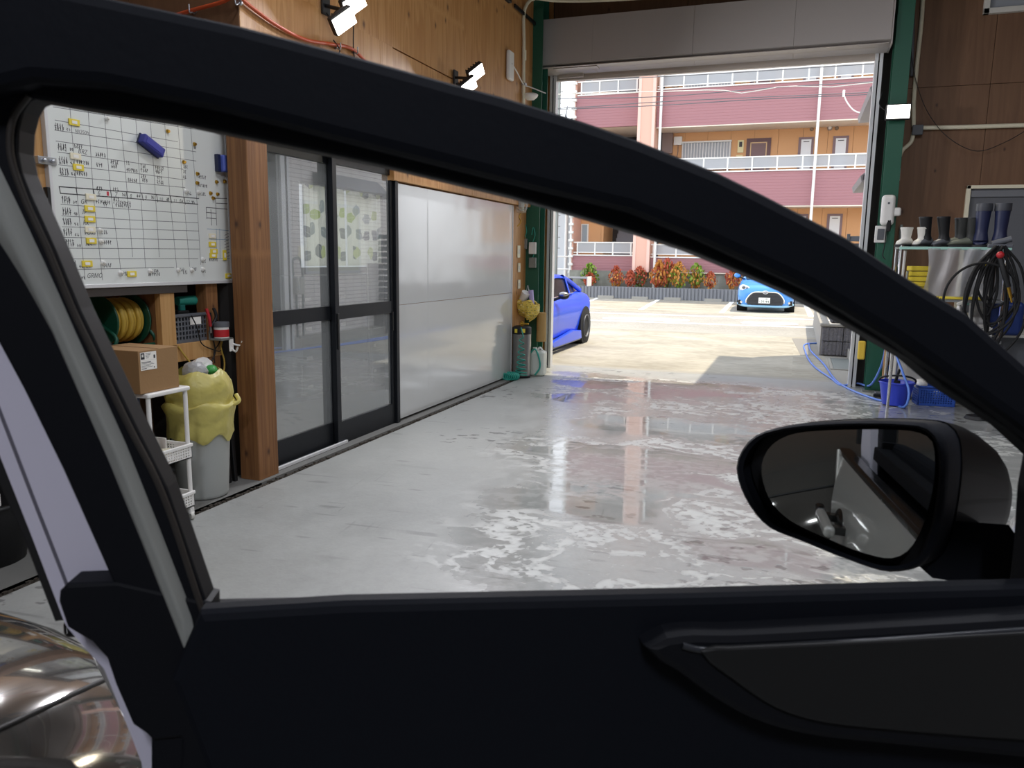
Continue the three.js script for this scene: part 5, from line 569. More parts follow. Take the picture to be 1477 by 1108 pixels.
// ------------------------------------------------------------------ lamps
function floodTwin(label, base, dir, heads) { // dir: where the heads look
  const t = thing('flood_lamp', label, 'lamp', base); const f = V(...dir).normalize(), q = new THREE.Quaternion().setFromUnitVectors(V(0, 0, 1), f);
  const tilt = new THREE.Quaternion().setFromAxisAngle(V(0, 0, 1), .45); q.multiply(tilt);
  part(t, 'bracket', [box(.02, .14, .1, .01, 0, 0, .005), rod(V(0, 0, 0), V(...heads[0]).lerp(V(...heads[1]), .5).addScaledVector(f, -.06), .014), tube([[.01, -.05, 0], [.06, -.09, .01], [.1, -.05, 0], V(...heads[0]).addScaledVector(f, -.05)], .006)], M.black);
  for (const h of heads) { const put = g => g.applyQuaternion(q).translate(...h); const hd = part(t, 'lamp_head', [put(box(.2, .14, .05, 0, 0, -.03, .012)), ...[-2, -1, 0, 1, 2].map(i => put(box(.008, .12, .03, i * .035, 0, -.065)))], M.black); part(hd, 'lens', put(box(.18, .12, .012, 0, 0, .0, .004)), lampMat);
    const l = new THREE.RectAreaLight(0xf8f8ff, 270 * LAMP, .18, .12); const p = V(...h).add(V(base[0], base[1], base[2])).addScaledVector(f, .012); l.position.copy(p); l.lookAt(p.clone().add(f)); scene.add(l); }
  return t; }
floodTwin('larger twin LED flood lamp on plywood wall at the top, above the orange hose', aX(468, 8, -3.5).toArray(), [.86, -.42, .3], [[512, 6], [497, 31]].map(p => aX(p[0], p[1], -3.22).sub(aX(468, 8, -3.5)).toArray()));
floodTwin('smaller twin LED flood lamp on plywood wall nearer the shutter box', aX(656, 112, -3.5).toArray(), [.86, -.42, .3], [[688, 106], [677, 125]].map(p => aX(p[0], p[1], -3.2).sub(aX(656, 112, -3.5)).toArray()));
{ const t = thing('flood_lamp', 'single lit LED flood lamp on the green column right of the opening', 'lamp', [.96, 3.33, -10.42]); part(t, 'lamp_head', [box(.27, .18, .05, 0, 0, 0, .012)], M.black); part(t, 'lens', box(.24, .15, .012, 0, 0, .03, .004), lampMat); part(t, 'bracket', [rod(V(0, 0, -.02), V(-.02, -.02, -.12), .014), tube([[-.1, 0, 0], [-.2, .1, -.05], [-.18, .25, -.1]], .006)], M.black);
  const l = new THREE.RectAreaLight(0xfff3d8, 120 * LAMP, .24, .15); l.position.set(.96, 3.33, -10.37); l.lookAt(.8, 3.0, -5); scene.add(l); }
{ let a; for (const [x, z, lb] of [[1.6, -5.5, 'long ceiling strip lamp nearest the shutter, above the frame'], [1.6, -1.6, 'long ceiling strip lamp over the silver-white car'], [-1.7, -3.4, 'long ceiling strip lamp over the left half of the bay'], [5, -4, 'long ceiling strip lamp over the right side of the bay'], [0.5, 2.5, 'long ceiling strip lamp behind the cars']]) { if (!a) { a = thing('ceiling_lamp', lb, 'lamp', [x, 5.3, z], 0, 'ceiling strip lamps'); part(a, 'housing', [box(.16, .05, 1.3, 0, .05, 0, .01), rod(V(0, .06, -.5), V(0, .39, -.5), .006), rod(V(0, .06, .5), V(0, .39, .5), .006)], M.white); part(a, 'diffuser', box(.12, .03, 1.24, 0, .01, 0, .008), lampMat); } else dup(a, [x, 5.3, z], 0, lb); const l = new THREE.RectAreaLight(0xf2f5ff, (z > 0 ? 120 : z > -2 ? 55 : 40) * LAMP, .14, 1.24); l.position.set(x, 5.29, z); l.lookAt(x, 0, z); scene.add(l); } }

// ------------------------------------------------------------------ fittings on the left wall
solo('air_hose', 'orange air hose hooked along the plywood walls above the window frame', 'hose', tube([aZ(190, 44, -4.37), aZ(232, 29, -4.365), aZ(280, 14, -4.365), aZ(320, 3, -4.365), V(-3.49, 3.225, -4.36), aX(356, 5, -3.485), aX(400, 37, -3.485), aX(440, 57, -3.485), aX(480, 64, -3.485), aX(508, 71, -3.485), aX(540, 103, -3.485), aX(575, 140, -3.485)], .013, 90), std(0xc9552f, .45));
for (const [i, p] of [aZ(280, 16, -4.38), aZ(346, 4, -4.38), aX(484, 68, -3.5), aX(509, 74, -3.5)].entries()) solo('hose_hook', ['steel hook holding the orange hose on the dark return wall', 'steel hook holding the orange hose at the wall corner', 'steel hook holding the orange hose above the black plug', 'steel hook holding the orange hose at its right bend'][i], 'hook', [mv(cyl(.018, .018, .012, 0, 0, 0, [Math.PI / 2, 0, 0]), p.x, p.y, p.z), tube([[p.x, p.y, p.z], [p.x + (i > 1 ? .04 : 0), p.y - .02, p.z + (i < 2 ? .04 : 0)], [p.x + (i > 1 ? .045 : .0), p.y + .03, p.z + (i < 2 ? .045 : 0)]], .005)], M.alu);
{ const t = thing('power_plug', 'white and black plug with cord hanging under the orange hose', 'plug', aX(485, 80, -3.49)); part(t, 'plug_body', box(.03, .09, .04, .015, -.04, 0, .008), M.white); part(t, 'cord', tube([[.01, .1, .05], [.02, .04, -.02], [.02, -.02, .02], [.015, -.3, .0]], .005), M.cable); part(t, 'lamp_cord', tube([[.01, .32, -.25], [.01, .1, -.24], [.01, -.1, -.27], [.01, -.35, -.25]], .005), M.cable); }
{ const t = thing('wifi_router', 'slim white router box fixed high on plywood near the conduit', 'router', aX(733, 95, -3.512)); part(t, 'case', box(.05, .34, .17, .026, 0, 0, .02), M.white); part(t, 'led', box(.003, .01, .01, .052, .02, 0), M.greyP); part(t, 'cable', tube([[.03, .02, -.1], [.03, -.03, -.25], [.03, -.12, -.5], [.03, -.1, -.75], [.2, -.16, -.9]], .008), M.white); }
{ const t = thing('conduit_pipe', 'cream conduit pipe beside the left green column bending over the shutter box', 'pipe', [0, 0, 0]); part(t, 'pipe', tube([[-3.49, 2.2, -9.9], [-3.49, 3.4, -9.88], [-3.49, 4.3, -9.86], [-3.49, 4.7, -9.87], [-3.42, 4.84, -9.95], [-3.2, 4.86, -10.15], [-2.5, 4.86, -10.35], [2.4, 4.86, -10.6]], .022, 120), M.cream); for (const y of [2.6, 3.35, 4.15]) part(t, 'coupling', cyl(.027, .027, .12, -3.49, y, -9.88), M.cream); part(t, 'clip', [span(-3.51, -3.46, 3.78, 3.81, -9.91, -9.85)], M.alu); }
{ const t = thing('sensor_lamp', 'small white dome sensor on an arm from the cream conduit', 'sensor', [-3.42, 3.66, -9.95]); part(t, 'dome', lathe([[0, -.055], [.05, -.045], [.09, -.01], [.1, .015], [.08, .03], [0, .035]], 28), M.white); part(t, 'arm', rod(V(-.07, .0, .05), V(0, 0, 0), .014), M.cream); }
{ const t = thing('work_light', 'clear caged work light with dangling cord on the wall end below the window frame', 'lamp', [-3.5, 2.3, -9.88]); part(t, 'glass_shade', lathe([[0, .14], [.05, .13], [.085, .06], [.085, -.05], [.06, -.12], [0, -.13]], 24), M.clear); part(t, 'socket', cyl(.04, .04, .1, 0, .0, 0), M.offwhite); part(t, 'cage', [new THREE.TorusGeometry(.088, .004, 6, 28).rotateX(Math.PI / 2), new THREE.TorusGeometry(.088, .004, 6, 28), new THREE.TorusGeometry(.088, .004, 6, 28).rotateY(Math.PI / 2)], M.alu); part(t, 'cord', tube([[0, -.12, 0], [-.02, -.18, .02], [.01, -.24, .04], [-.03, -.3, .06]], .007), M.brass); part(t, 'hook', rod(V(0, .13, 0), V(-.06, .2, 0), .006), M.alu); }
for (const [px, py, w, h, lb] of [[747.5, 363, .1, .16, 'cream light switch plate highest beside the grey panel'], [748, 386, .09, .12, 'cream blank plate in the middle beside the grey panel'], [748, 410, .09, .12, 'cream socket plate lowest beside the grey panel']]) { const p = aX(px, py, -3.568); const t = thing('switch_plate', lb, 'switch', p); part(t, 'plate', box(.012, h, w, .007, 0, 0, .004), M.cream); part(t, 'rocker', box(.008, h * .4, w * .4, .014, 0, 0, .003), M.offwhite); }
for (const [px, py, w, h, lb, m] of [[757, 352, .09, .14, 'pale grey plate high on the left green column', M.galv], [769, 358, .1, .16, 'white junction box with loop of cable on the left column', M.white], [769, 379, .1, .14, 'grey socket box on the left column under the white one', M.galv]]) { const p = aZ(px, py, -10.28); const t = thing('junction_box', lb, 'box', p); part(t, 'box_body', box(w, h, .05, 0, 0, .02, .008), m); part(t, 'cable', tube([[0, h / 2, .02], [.03, h / 2 + .1, .02], [0, h / 2 + .2, .01], [-.02, h / 2 + .1, .01]], .006), M.teal); }
// tank, coil, jug, hanging things by the left column
{ const t = thing('steel_tank', 'tall stainless steel tank with a black top standing by the left column', 'tank', [-3.43, 0.004, -9.78]); part(t, 'tank_body', lathe([[0, .02], [.118, .02], [.125, .03], [.125, .58], [.12, .59], [0, .59]], 40), M.steel); part(t, 'base_ring', lathe([[.1, 0], [.125, 0], [.127, .03], [.1, .03]], 36), M.black); part(t, 'top_collar', lathe([[0, .69], [.1, .69], [.126, .67], [.127, .585], [.12, .58]], 36), M.black); const st = part(t, 'warning_label', [box(.05, .05, .006, .06, .635, .115, 0, [0, .5, 0]), box(.04, .05, .006, -.04, .63, .122, 0, [0, -.3, 0])], M.yellow); part(t, 'valve', [cyl(.02, .02, .06, 0, .72, 0), box(.12, .02, .03, .04, .72, .02, .005)], M.brass); }
{ const pts = []; for (let i = 0; i <= 200; i++) { const a = i / 200, y = .06 + Math.pow(a, 1.35) * .5, r = .075 * (1 - a * .75) + .008; pts.push([-3.37 + Math.cos(a * 50) * r, y, -9.6 + Math.sin(a * 50) * r * .5]); } pts.push([-3.4, .68, -9.66]); const pile = []; for (let i = 0; i <= 260; i++) { const a = i / 260; pile.push([-3.5 + Math.cos(a * 6.283) * .1 + Math.cos(a * 150) * .035, .05 + Math.sin(a * 150) * .04, -9.5 + Math.sin(a * 6.283) * .08]); }
  const t = thing('coil_hose', 'teal coiled air hose hanging on the steel tank and heaped on the floor', 'hose', [0, 0, 0]); part(t, 'coil', tube(pts, .007, 700, 6), M.teal); part(t, 'coil_heap', tube(pile, .009, 1100, 6), M.teal); }
{ const t = thing('water_jug', 'pale translucent water jug with a teal hose looped over it', 'jug', [-3.27, 0.004, -10.02]); part(t, 'jug_body', new RoundedBoxGeometry(.2, .34, .2, 4, .04).translate(0, .17, 0), phy(0xe6ebe4, .35, { transmission: .3, thickness: 0 })); part(t, 'cap', cyl(.03, .03, .04, -.05, .36, 0), M.white); part(t, 'jug_handle', tube([[-.02, .33, 0], [.02, .38, 0], [.07, .33, 0]], .014), M.white); part(t, 'teal_hose', tube([[-.09, .3, .11], [-.02, .37, .1], [.05, .25, .12], [.06, .12, .12], [0, .02, .14]], .012), M.teal); }
solo('cork_roll', 'tan rolled mat hanging against the left green column', 'mat', [lathe([[0, 0], [.062, 0], [.066, .005], [.066, .395], [.062, .4], [0, .4]], 28).translate(-3.3, .45, -10.22)], std(0xb4935c, .8));
{ const print = canvasTex(128, 128, (x) => { x.fillStyle = '#e3c85a'; x.fillRect(0, 0, 128, 128); for (let i = 0; i < 60; i++) { x.fillStyle = i % 3 ? '#5d5a3a' : '#f2ead0'; x.fillRect((i * 37) % 120, (i * 53) % 124, 4 + (i * 7) % 16, 3); } });
  const t = thing('paper_bag', 'crumpled yellow printed bag stuffed with rolls hanging on the left column', 'bag', [-3.45, .92, -10.05]); const rg = [[.03, -.14], [.11, -.11], [.16, -.05], [.17, .02], [.15, .08], [.1, .1]].map(([r, y], i) => { const o = []; for (let k = 0; k < 24; k++) { const a = k / 24 * 6.283, f = 1 + .16 * Math.sin(a * 5 + i * 2) + .1 * Math.sin(a * 9 + i); o.push(V(Math.cos(a) * r * f, y + .03 * Math.sin(a * 3 + i) + Math.cos(a) * -.03, Math.sin(a) * r * f * .7)); } return o; }); print.wrapS = print.wrapT = THREE.RepeatWrapping; print.repeat.set(4, 4); part(t, 'bag_body', loft(rg, { caps: false, crease: .3 }), std(0xffffff, .7, 0, { map: print, side: THREE.DoubleSide })); part(t, 'bag_wire', tube([[-.05, .08, -.05], [-.04, .3, -.12], [0, .1, -.1]], .004), M.alu); }
solo('white_roll', 'white paper roll sticking out of the yellow bag on the left', 'roll', cyl(.05, .06, .16, -3.5, 1.06, -10.04, [.3, 0, -.5]), M.white); solo('lilac_bottle', 'lilac and white bottle sticking out of the yellow bag', 'bottle', cyl(.035, .035, .2, -3.4, 1.06, -10.06, [0, 0, .1]), plastic(0xb9aedd));
// ------------------------------------------------------------------ right side: column fittings and conduits
{ const p = aZ(1280, 306, -10.47); const t = thing('soap_dispenser', 'white wall dispenser on the right green column', 'dispenser', p); part(t, 'case', new RoundedBoxGeometry(.15, .36, .1, 4, .045).translate(0, .02, .03), M.white); part(t, 'side_knob', new RoundedBoxGeometry(.09, .1, .06, 3, .025).translate(.1, .0, .03), M.white); part(t, 'nozzle', box(.05, .14, .04, .02, -.16, .06, .01), M.black); part(t, 'eye', cyl(.012, .012, .01, .0, .1, .082, [Math.PI / 2, 0, 0]), M.greyP); part(t, 'cord', tube([[.0, -.2, .05], [.0, -.38, .03], [-.01, -.52, .03], [.02, -.56, .04]], .006), M.cable); }
{ const p = aZ(1270, 338, -10.485); const t = thing('switch_box', 'white framed switch below the white dispenser on the right column', 'switch', p); part(t, 'frame', box(.13, .2, .03, 0, 0, .01, .008), M.white); part(t, 'button', box(.075, .13, .012, 0, 0, .03, .004), M.greyP); }
{ const p = aZ(1242.5, 505, -10.49); solo('sponge', 'yellow sponge stuck to the right green column', 'sponge', box(.085, .23, .06, p.x, p.y, p.z + .02, .02), std(0xe6c34a, .95, 0, { bumpMap: fineBump, bumpScale: .004 })); }
{ const t = thing('wall_conduit', 'cream conduit pipes on the brown front wall right of the opening', 'pipe', [0, 0, 0]); const z = -10.86; part(t, 'pipe', tube([aZ(1333, -60, z), aZ(1330, 20, z), aZ(1322, 100, z), aZ(1318, 150, z), aZ(1318, 183, z)], .024, 60), M.cream); part(t, 'pipe', tube([aZ(1318, 190, z), aZ(1314, 205, z), aZ(1301, 218, z), aZ(1296, 232, z)], .024, 30), M.cream); part(t, 'pipe', tube([aZ(1328, 184.5, z), aZ(1400, 183, z), aZ(1560, 178, z)], .026, 30), M.cream); part(t, 'slim_pipe', tube([aZ(1318, -40, z), aZ(1317, 40, z), aZ(1315, 110, z)], .018), M.greyP); const b = aZ(1323, 188, z); part(t, 'conduit_box', box(.12, .12, .06, b.x, b.y, z + .02, .01), M.greyP); part(t, 'wire', tube([aZ(1312, 60, z + .05), aZ(1322, 120, z + .05), aZ(1340, 165, z + .05), aZ(1370, 200, z + .05), aZ(1410, 218, z + .05), aZ(1450, 205, z + .05), aZ(1490, 182, z + .05)], .004, 80), M.cable); const s = aZ(1297, 250, z + .2); part(t, 'outlet', box(.06, .16, .05, s.x, s.y, z + .03, .01), M.offwhite); }
{ const a = aZ(1394, 268, -10.89), b = aZ(1400, 430, -10.89); const w = struct('window_1'); part(w, 'frame', [span(a.x, a.x + 3.2, a.y - .04, a.y, -10.9, -10.84, .004), span(a.x, a.x + .045, .95, a.y, -10.9, -10.84, .004), span(a.x, a.x + 3.2, .95, 1.0, -10.9, -10.84, .004)], M.cream); part(w, 'closed_shutter', span(a.x + .045, a.x + 3.2, 1.0, a.y - .04, -10.9, -10.875), std(0x63656a, .6)); part(w, 'head_rail', span(a.x + .05, a.x + 3.2, a.y - .14, a.y - .06, -10.875, -10.85, .01), std(0x77797e, .5)); }
{ const a = aZ(1417, 22, -10.89); const w = struct('window_2'); part(w, 'frame', [span(a.x, a.x + 1.8, a.y, a.y + .06, -10.9, -10.83, .004), span(a.x, a.x + .06, a.y, a.y + 1, -10.9, -10.83, .004), span(a.x, a.x + 1.8, a.y + .94, a.y + 1, -10.9, -10.83, .004)], M.offwhite); part(w, 'blind', span(a.x + .06, a.x + 1.8, a.y + .06, a.y + .94, -10.9, -10.87), std(0x9aa0a8, .5)); }
// ------------------------------------------------------------------ wash rack with boots
{ const t = thing('wash_rack', 'chrome pipe rack with boots on top against the brown front wall', 'rack', [1.02, 0, -9.85]); const Wd = .98, D = .5; for (const x of [0, Wd]) for (const z of [0, D]) part(t, 'post', cyl(.016, .016, 1.78, x, .89, z), M.chrome);
  for (const y of [1.745, 1.2, .78]) { const s = part(t, 'shelf', [span(-.02, Wd + .02, y, y + .018, -.02, D + .02, .004)], y > 1.7 ? M.galv : std(0x3a3d40, .5)); part(s, 'shelf_lip', span(-.03, Wd + .03, y - .01, y + .02, D + .01, D + .03, .004), y > 1.7 ? std(0x9fc9bd, .5) : M.alu); } part(t, 'sheet_film', (() => { const R = []; for (let j = 0; j <= 12; j++) { const r = []; for (let i = 0; i <= 30; i++) { const u = i / 30, v = j / 12; r.push(V(.24 + u * .62 + .02 * Math.sin(v * 4 + u * 3), 1.75 - v * .5, D + .04 + .02 * Math.sin(u * 21 + v * 2) + .02 * Math.sin(u * 9 - v * 3) * v)); } R.push(r); } return loft(R, { closed: false, caps: false, crease: 2 }); })(), M.film); part(t, 'backing_bar', [rod(V(0, 1.0, 0), V(Wd, 1.0, 0), .012)], M.chrome); }
solo('plank_leg', 'weathered timber leg left of the blue bucket', 'post', span(1.02, 1.07, .004, .95, -10.2, -10.15, .004), M.pine);
function boots(label, x, z, h, r, toe, cShaft, cFoot, cTop, turn, gap, lean = 0) {
  const mk = (lb, dx, g) => { const t = thing('rubber_boot', lb, 'boot', [x + dx, 1.764, z + g], turn);
    const prof = []; const n = 9; for (let i = 0; i <= n; i++) { const v = i / n, y = .07 + v * (h - .07); prof.push([r * (v < .25 ? mix(1.05, .82, v / .25) : mix(.82, 1.08, (v - .25) / .75)), y, lean * v * h]); }
    part(t, 'shaft', loft(prof.map(([q, y, l]) => [...Array(20).keys()].map(k => { const a = k / 20 * 6.283; return V(Math.cos(a) * q * 1.1 + l, y, Math.sin(a) * q); })), { caps: false, crease: 1.2 }), cShaft);
    part(t, 'foot', loft([0, .15, .35, .6, .82, 1].map((v, i) => { const L = mix(r * 1.1, -toe, v), hh = [.085, .1, .1, .078, .06, .03][i], ww = [.7, .95, 1, .98, .85, .4][i] * r; return [...Array(14).keys()].map(k => { const a = k / 14 * 6.283; return V(L, .018 + hh * (.5 - .5 * Math.cos(a)) * .95, Math.sin(a) * ww); }); }), { crease: 1.2 }), cFoot);
    part(t, 'sole', extr(smooth([[r * 1.15, 0], [r, r * .8], [0, r], [-toe * .6, r * 1.05], [-toe, r * .5], [-toe * 1.04, 0], [-toe, -r * .5], [-toe * .6, -r * 1.05], [0, -r], [r, -r * .8]], 32), .022, .003).rotateX(-Math.PI / 2).translate(0, .003, 0), M.black);
    part(t, 'top_band', loft([h - .005 - .06 * (h > .35), h - .003, h + .012].map((y, i) => [...Array(20).keys()].map(k => { const a = k / 20 * 6.283, q = r * 1.1 * (i === 2 ? 1 : 1.02); return V(Math.cos(a) * q * 1.1 + lean * h, y, Math.sin(a) * q); })), { caps: false, crease: 1.2 }), cTop); };
  mk(label[0], 0, 0); mk(label[1], gap, .02); }
boots(['left of the pair of short cream rubber boots on the rack', 'right of the pair of short cream rubber boots on the rack'], 1.075, -9.6, .2, .055, .12, M.offwhite, M.offwhite, M.offwhite, .7, .16);
boots(['left of the pair of black boots with white toe caps', 'right of the pair of black boots with white toe caps'], 1.27, -9.58, .31, .055, .13, M.black, M.greyP, M.black, .5, .17, -.1);
boots(['grey-green boot with a long toe, nearer of that pair', 'darker boot of the grey-green pair beside the navy boots'], 1.6, -9.6, .3, .062, .24, std(0x2a2c2a, .6), std(0x6b6f62, .6), M.black, .1, .1);
boots(['left of the pair of tall navy rubber boots', 'right of the pair of tall navy rubber boots'], 1.77, -9.5, .44, .07, .06, M.navy, M.navy, std(0x40434a, .5), 1.2, .17, .05);
{ let a; for (let i = 0; i < 6; i++) { const lb = 'yellow sponge ' + ['lowest', 'second from bottom', 'third from bottom', 'fourth from bottom', 'second from top', 'topmost'][i] + ' in the stack left on the rack'; if (!a) { a = thing('sponge', lb, 'sponge', [1.22, 1.222, -9.6], 0, 'stacked yellow sponges'); part(a, 'sponge_body', new RoundedBoxGeometry(.2, .05, .2, 2, .012).translate(0, .028, 0), std(0xd8bf3c, .95, 0, { bumpMap: fineBump, bumpScale: .004 })); part(a, 'scour_face', span(-.098, .098, .0, .006, -.098, .098, .002), std(0x9c8a2c, .95)); } else dup(a, [1.22 + (i % 2) * .008, 1.222 + i * .057, -9.6], (i % 3) * .06, lb); } }
solo('yellow_cloth', 'flat yellow cloth lying on the rack under the plastic film', 'cloth', [box(.42, .03, .2, 1.62, 1.235, -9.4, .012)], M.yellow); solo('yellow_tag', 'small yellow handle hooked on the rack front', 'handle', box(.11, .035, .03, 1.83, 1.6, -9.3, .01, [0, 0, .3]), M.yellow);
solo('folded_towels', 'dark folded towels on the middle rack shelf', 'towels', [box(.5, .09, .3, 1.5, .845, -9.6, .03), box(.46, .08, .28, 1.5, .93, -9.6, .03)], std(0x2d3036, .9));
for (const [px, py, s, lb] of [[1382, 452, 1, 'larger white spray bottle standing on the rack shelf'], [1416, 496, .7, 'small white spray bottle under the hose bundle, left one'], [1428, 508, .7, 'small white spray bottle under the hose bundle, right one']]) { const p = aZ(px, py, -9.3); const t = thing('spray_bottle', lb, 'bottle', [p.x, p.y - .14 * s, p.z]); part(t, 'bottle_body', lathe([[0, 0], [.045 * s, 0], [.048 * s, .01], [.046 * s, .14 * s], [.02 * s, .2 * s], [.016 * s, .22 * s], [0, .22 * s]], 24), M.white); part(t, 'trigger_head', [box(.09 * s, .035 * s, .03 * s, .02 * s, .25 * s, 0, .008, [0, 0, .5]), box(.012 * s, .06 * s, .02 * s, .03 * s, .22 * s, 0, .003, [0, 0, .3])], M.offwhite); }
{ const p = aZ(1398, 476, -9.35); const t = thing('slotted_basket', 'white slotted basket on the lower rack shelf', 'basket', [p.x, .8, p.z]); const hs = []; for (let i = 0; i < 9; i++) for (let j = 0; j < 3; j++) hs.push([[-.16 + i * .036, .03 + j * .04], [-.14 + i * .036, .03 + j * .04], [-.14 + i * .036, .055 + j * .04], [-.16 + i * .036, .055 + j * .04]]); const f = extr([[-.19, 0], [.19, 0], [.19, .16], [-.19, .16]], .006, 0, hs); part(t, 'slotted_wall', f.clone().translate(0, 0, .1), M.white); part(t, 'slotted_wall', f.translate(0, 0, -.1), M.white); part(t, 'end_wall', [span(-.19, -.184, 0, .16, -.1, .1), span(.184, .19, 0, .16, -.1, .1), span(-.19, .19, 0, .006, -.1, .1)], M.white); }
// pressure hose hung on a stand
{ const o = aZ(1437, 352, -9.1); const t = thing('hose_stand', 'black stand hung with looped pressure hoses right of the boots', 'hose stand', [o.x, 0, o.z]); part(t, 'pole', rod(V(0, .004, 0), V(0, o.y, 0), .02), M.black); part(t, 'foot', cyl(.12, .1, .03, 0, .02, 0), M.black); part(t, 'hook_arm', [rod(V(-.04, o.y, .02), V(.12, o.y + .05, .04), .03), box(.22, .035, .05, .03, o.y - .02, .03, .01)], M.greyP);
  for (let i = 0; i < 11; i++) { const w = .04 + (i % 6) * .03, d = .55 + (i * .37 % 1) * .75, sx = i % 2 ? .04 : -.02; part(t, 'hose_loop', tube([[sx, o.y - .02, .05 + i * .008], [sx - w, o.y - .25, .06 + i * .006], [sx - w * 1.35, o.y - d * .7, .05 + i * .005], [sx - w * .2, o.y - d, .06], [sx + w * 1.3, o.y - d * .72, .06 + i * .004], [sx + w, o.y - .25, .07], [sx + .02, o.y - .02, .06]], .0125, 60), M.rubber); }
  part(t, 'hose_ring', tube([...Array(16).keys()].map(k => { const a = k / 16 * 6.283; return [-.12 + Math.cos(a) * .33, o.y - .55 + Math.sin(a) * .36, .2]; }), .012, 70, 8, true), M.rubber);
  const g = part(t, 'spray_gun', tube([[0, o.y - .12, .2], [.05, o.y - .28, .22], [.1, o.y - .42, .22]], .026), M.black); part(g, 'red_joint', ball(.035, 0, o.y - .11, .22), M.red); part(g, 'brass_nozzle', [rod(V(.1, o.y - .42, .22), V(.13, o.y - .52, .22), .016), rod(V(.13, o.y - .52, .22), V(.145, o.y - .57, .22), .01)], M.brass); }
solo('blue_jerrycan', 'dark blue container on the shelf behind the hose bundle', 'container', [new RoundedBoxGeometry(.34, .36, .26, 3, .05).translate(2.1, 1.02, -9.7)], plastic(0x16306e)); solo('white_canister', 'pale canister behind the hose bundle beside the blue container', 'canister', [new RoundedBoxGeometry(.18, .34, .2, 3, .04).translate(1.88, 1.1, -9.75), cyl(.03, .03, .05, 1.88, 1.29, -9.75)], M.white);
{ const t = thing('work_bench', 'low dark bench with a white edge behind the hose bundle', 'bench', [2.85, 0, -10.2]); part(t, 'bench_top', span(-1.0, 1.2, .81, .845, -.5, .5, .005), M.offwhite); part(t, 'bench_body', span(-.9, 1.1, .01, .81, -.45, .35, .01), M.greyP); part(t, 'bench_shelf', span(-1, 1.2, 1.12, 1.14, -.5, -.1, .004), std(0x6f9d92, .5)); part(t, 'leg', [span(-1, -.95, .004, 1.12, -.5, -.45), span(1.15, 1.2, .004, 1.12, -.5, -.45)], M.greyP); }
{ const t = thing('white_drum', 'large white plastic tank standing behind the blue bucket', 'tank', [1.36, 0.004, -10.35]); part(t, 'drum_body', new RoundedBoxGeometry(.46, .62, .4, 4, .06).translate(0, .31, 0), M.offwhite); part(t, 'drum_cap', cyl(.06, .06, .05, -.1, .64, .05), M.white); }
{ const t = thing('bucket', 'blue plastic bucket with black handle and a brush on the floor', 'bucket', [1.12, 0.003, -9.62]); part(t, 'bucket_body', lathe([[0, .006], [.13, .006], [.135, .012], [.178, .25], [.19, .255], [.19, .27], [.172, .27], [.128, .02], [0, .02]], 36), plastic(0x3346c4, .35)); part(t, 'bucket_handle', tube([[-.185, .25, 0], [-.17, .31, .06], [-.05, .345, .1], [.1, .34, .1], [.18, .3, .05], [.185, .25, 0]], .011), M.black); part(t, 'brush', [cyl(.018, .014, .16, 0, .33, 0, [.15, 0, -.2]), box(.05, .06, .04, .01, .25, 0, .01)], M.black); }
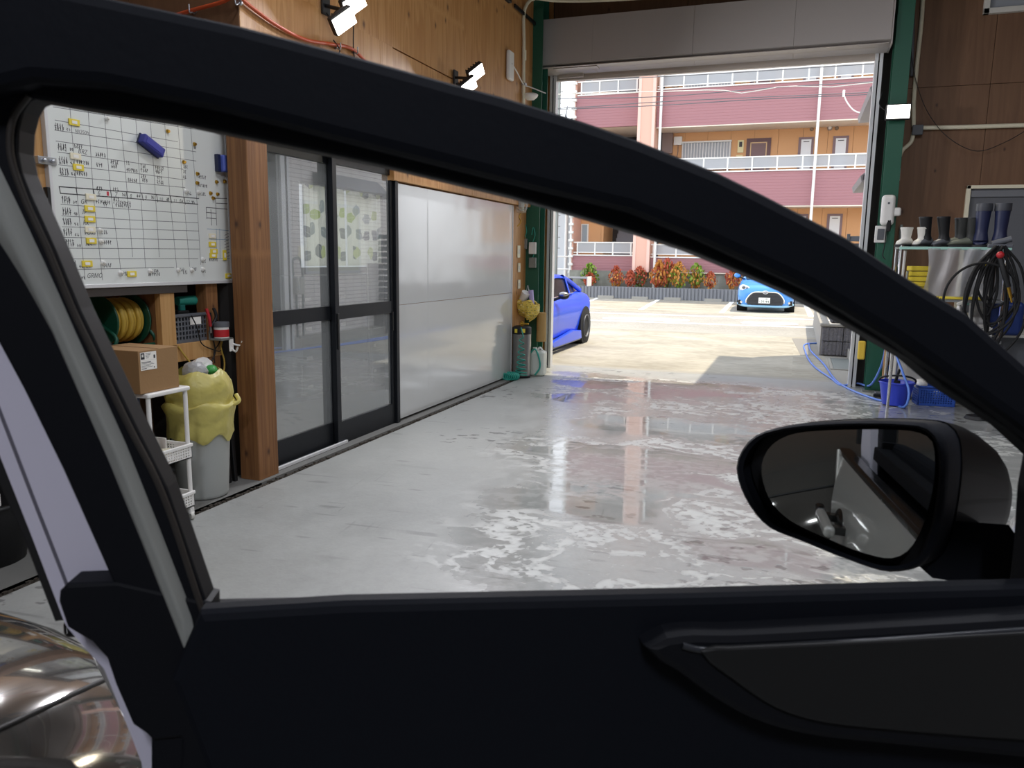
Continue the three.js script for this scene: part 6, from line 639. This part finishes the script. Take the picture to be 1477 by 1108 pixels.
{ const p = aY(1348, 586, 0); const t = thing('laundry_basket', 'blue slotted basket of bottles and cloths beside the bucket', 'basket', [p.x, .003, p.z - .12], .1); const B = plastic(0x2f56b0, .4); const wall = (L, n) => { const hs = []; for (let i = 0; i < n; i++) for (let j = 0; j < 6; j++) { const x = -L / 2 + .03 + i * .026, y = .03 + j * .026; hs.push([[x, y], [x + .014, y], [x + .014, y + .014], [x, y + .014]]); } return extr([[-L / 2 + .02, 0], [L / 2 - .02, 0], [L / 2, .21], [-L / 2, .21]], .006, 0, hs); };
  part(t, 'slotted_wall', wall(.4, 13).translate(0, 0, .13), B); part(t, 'slotted_wall', wall(.4, 13).translate(0, 0, -.136), B); part(t, 'slotted_wall', wall(.27, 8).rotateY(Math.PI / 2).translate(.19, 0, 0), B); part(t, 'slotted_wall', wall(.27, 8).rotateY(Math.PI / 2).translate(-.196, 0, 0), B); part(t, 'rim', [span(-.21, .21, .205, .225, .125, .15, .006), span(-.21, .21, .205, .225, -.15, -.125, .006), span(.185, .21, .205, .225, -.15, .15, .006), span(-.21, -.185, .205, .225, -.15, .15, .006)], B); part(t, 'basket_floor', span(-.19, .19, 0, .008, -.13, .13), B);
  solo('cloth', 'crumpled white cloth hanging over the left side of the blue basket', 'cloth', mv(new THREE.IcosahedronGeometry(.075, 2).applyMatrix4(new THREE.Matrix4().makeScale(1, .8, 1)), p.x - .15, .23, p.z - .1), M.white); solo('squeeze_bottle', 'white squeeze bottle standing in the blue basket', 'bottle', lathe([[0, 0], [.04, 0], [.042, .15], [.018, .2], [.008, .27], [0, .27]], 24).translate(p.x + .03, .06, p.z - .13), M.white); solo('sponge_roll', 'pale roll leaning in the right of the blue basket', 'roll', cyl(.028, .028, .2, p.x + .1, .2, p.z - .1, [0, 0, -.7]), M.offwhite); }
solo('water_hose', 'blue water hose lying across the floor and threshold to the bucket', 'hose', [tube([aY(1166.6, 495, .01), aY(1169, 505, .01), aY(1188, 525, .01), aY(1206, 549, .01), aY(1220.5, 559, .01), aY(1246, 570, .012), aY(1270, 578, .012), aY(1281, 580, .012), V(1.2, .04, -9.36), V(1.22, .2, -9.38), V(1.16, .38, -9.5), V(1.1, .62, -9.85), V(1.12, .85, -9.9)], .013, 140), tube([aY(1181, 495, .01), aY(1164, 496, .01), aY(1162, 508, .01), aY(1173.6, 527.7, .01), aY(1199, 546, .01), aY(1216, 556, .01), aY(1234, 553, .03), V(.93, .12, -10.35), V(1.0, .3, -10.32), V(1.03, .45, -10.3), V(1.05, .75, -10.3)], .013, 140)], plastic(0x5d86dd, .4));
solo('water_hose', 'blue water hose coil hanging on the wall behind the timber leg', 'hose', new THREE.TorusGeometry(.16, .03, 10, 36).scale(1, 1.3, 1).rotateY(.5).translate(1.12, .5, -10.6), plastic(0x2a4f9c, .4));
{ const t = thing('mop', 'steel poled mop leaning against the wall behind the short cream boots', 'mop', [1.1, 0.004, -10.15]); part(t, 'pole', rod(V(0, 0, 0), V(.05, 2.05, -.7), .014), M.chrome); part(t, 'grip', rod(V(.045, 1.86, -.64), V(.05, 2.05, -.7), .02), M.galv); part(t, 'mop_head', box(.3, .05, .1, 0, .03, .0, .015), M.greyP); }
{ const t = thing('squeegee', 'white poled floor squeegee standing at the left end of the rack', 'squeegee', [1.08, 0.004, -10.05]); part(t, 'pole', rod(V(0, .03, 0), V(-.02, 1.72, .62), .017), M.white); part(t, 'blade', box(.3, .04, .04, 0, .025, 0, .01), M.black); part(t, 'brace', rod(V(.07, .05, 0), V(.03, 1.5, .54), .012), M.alu); }
renderer.render(scene, camera);
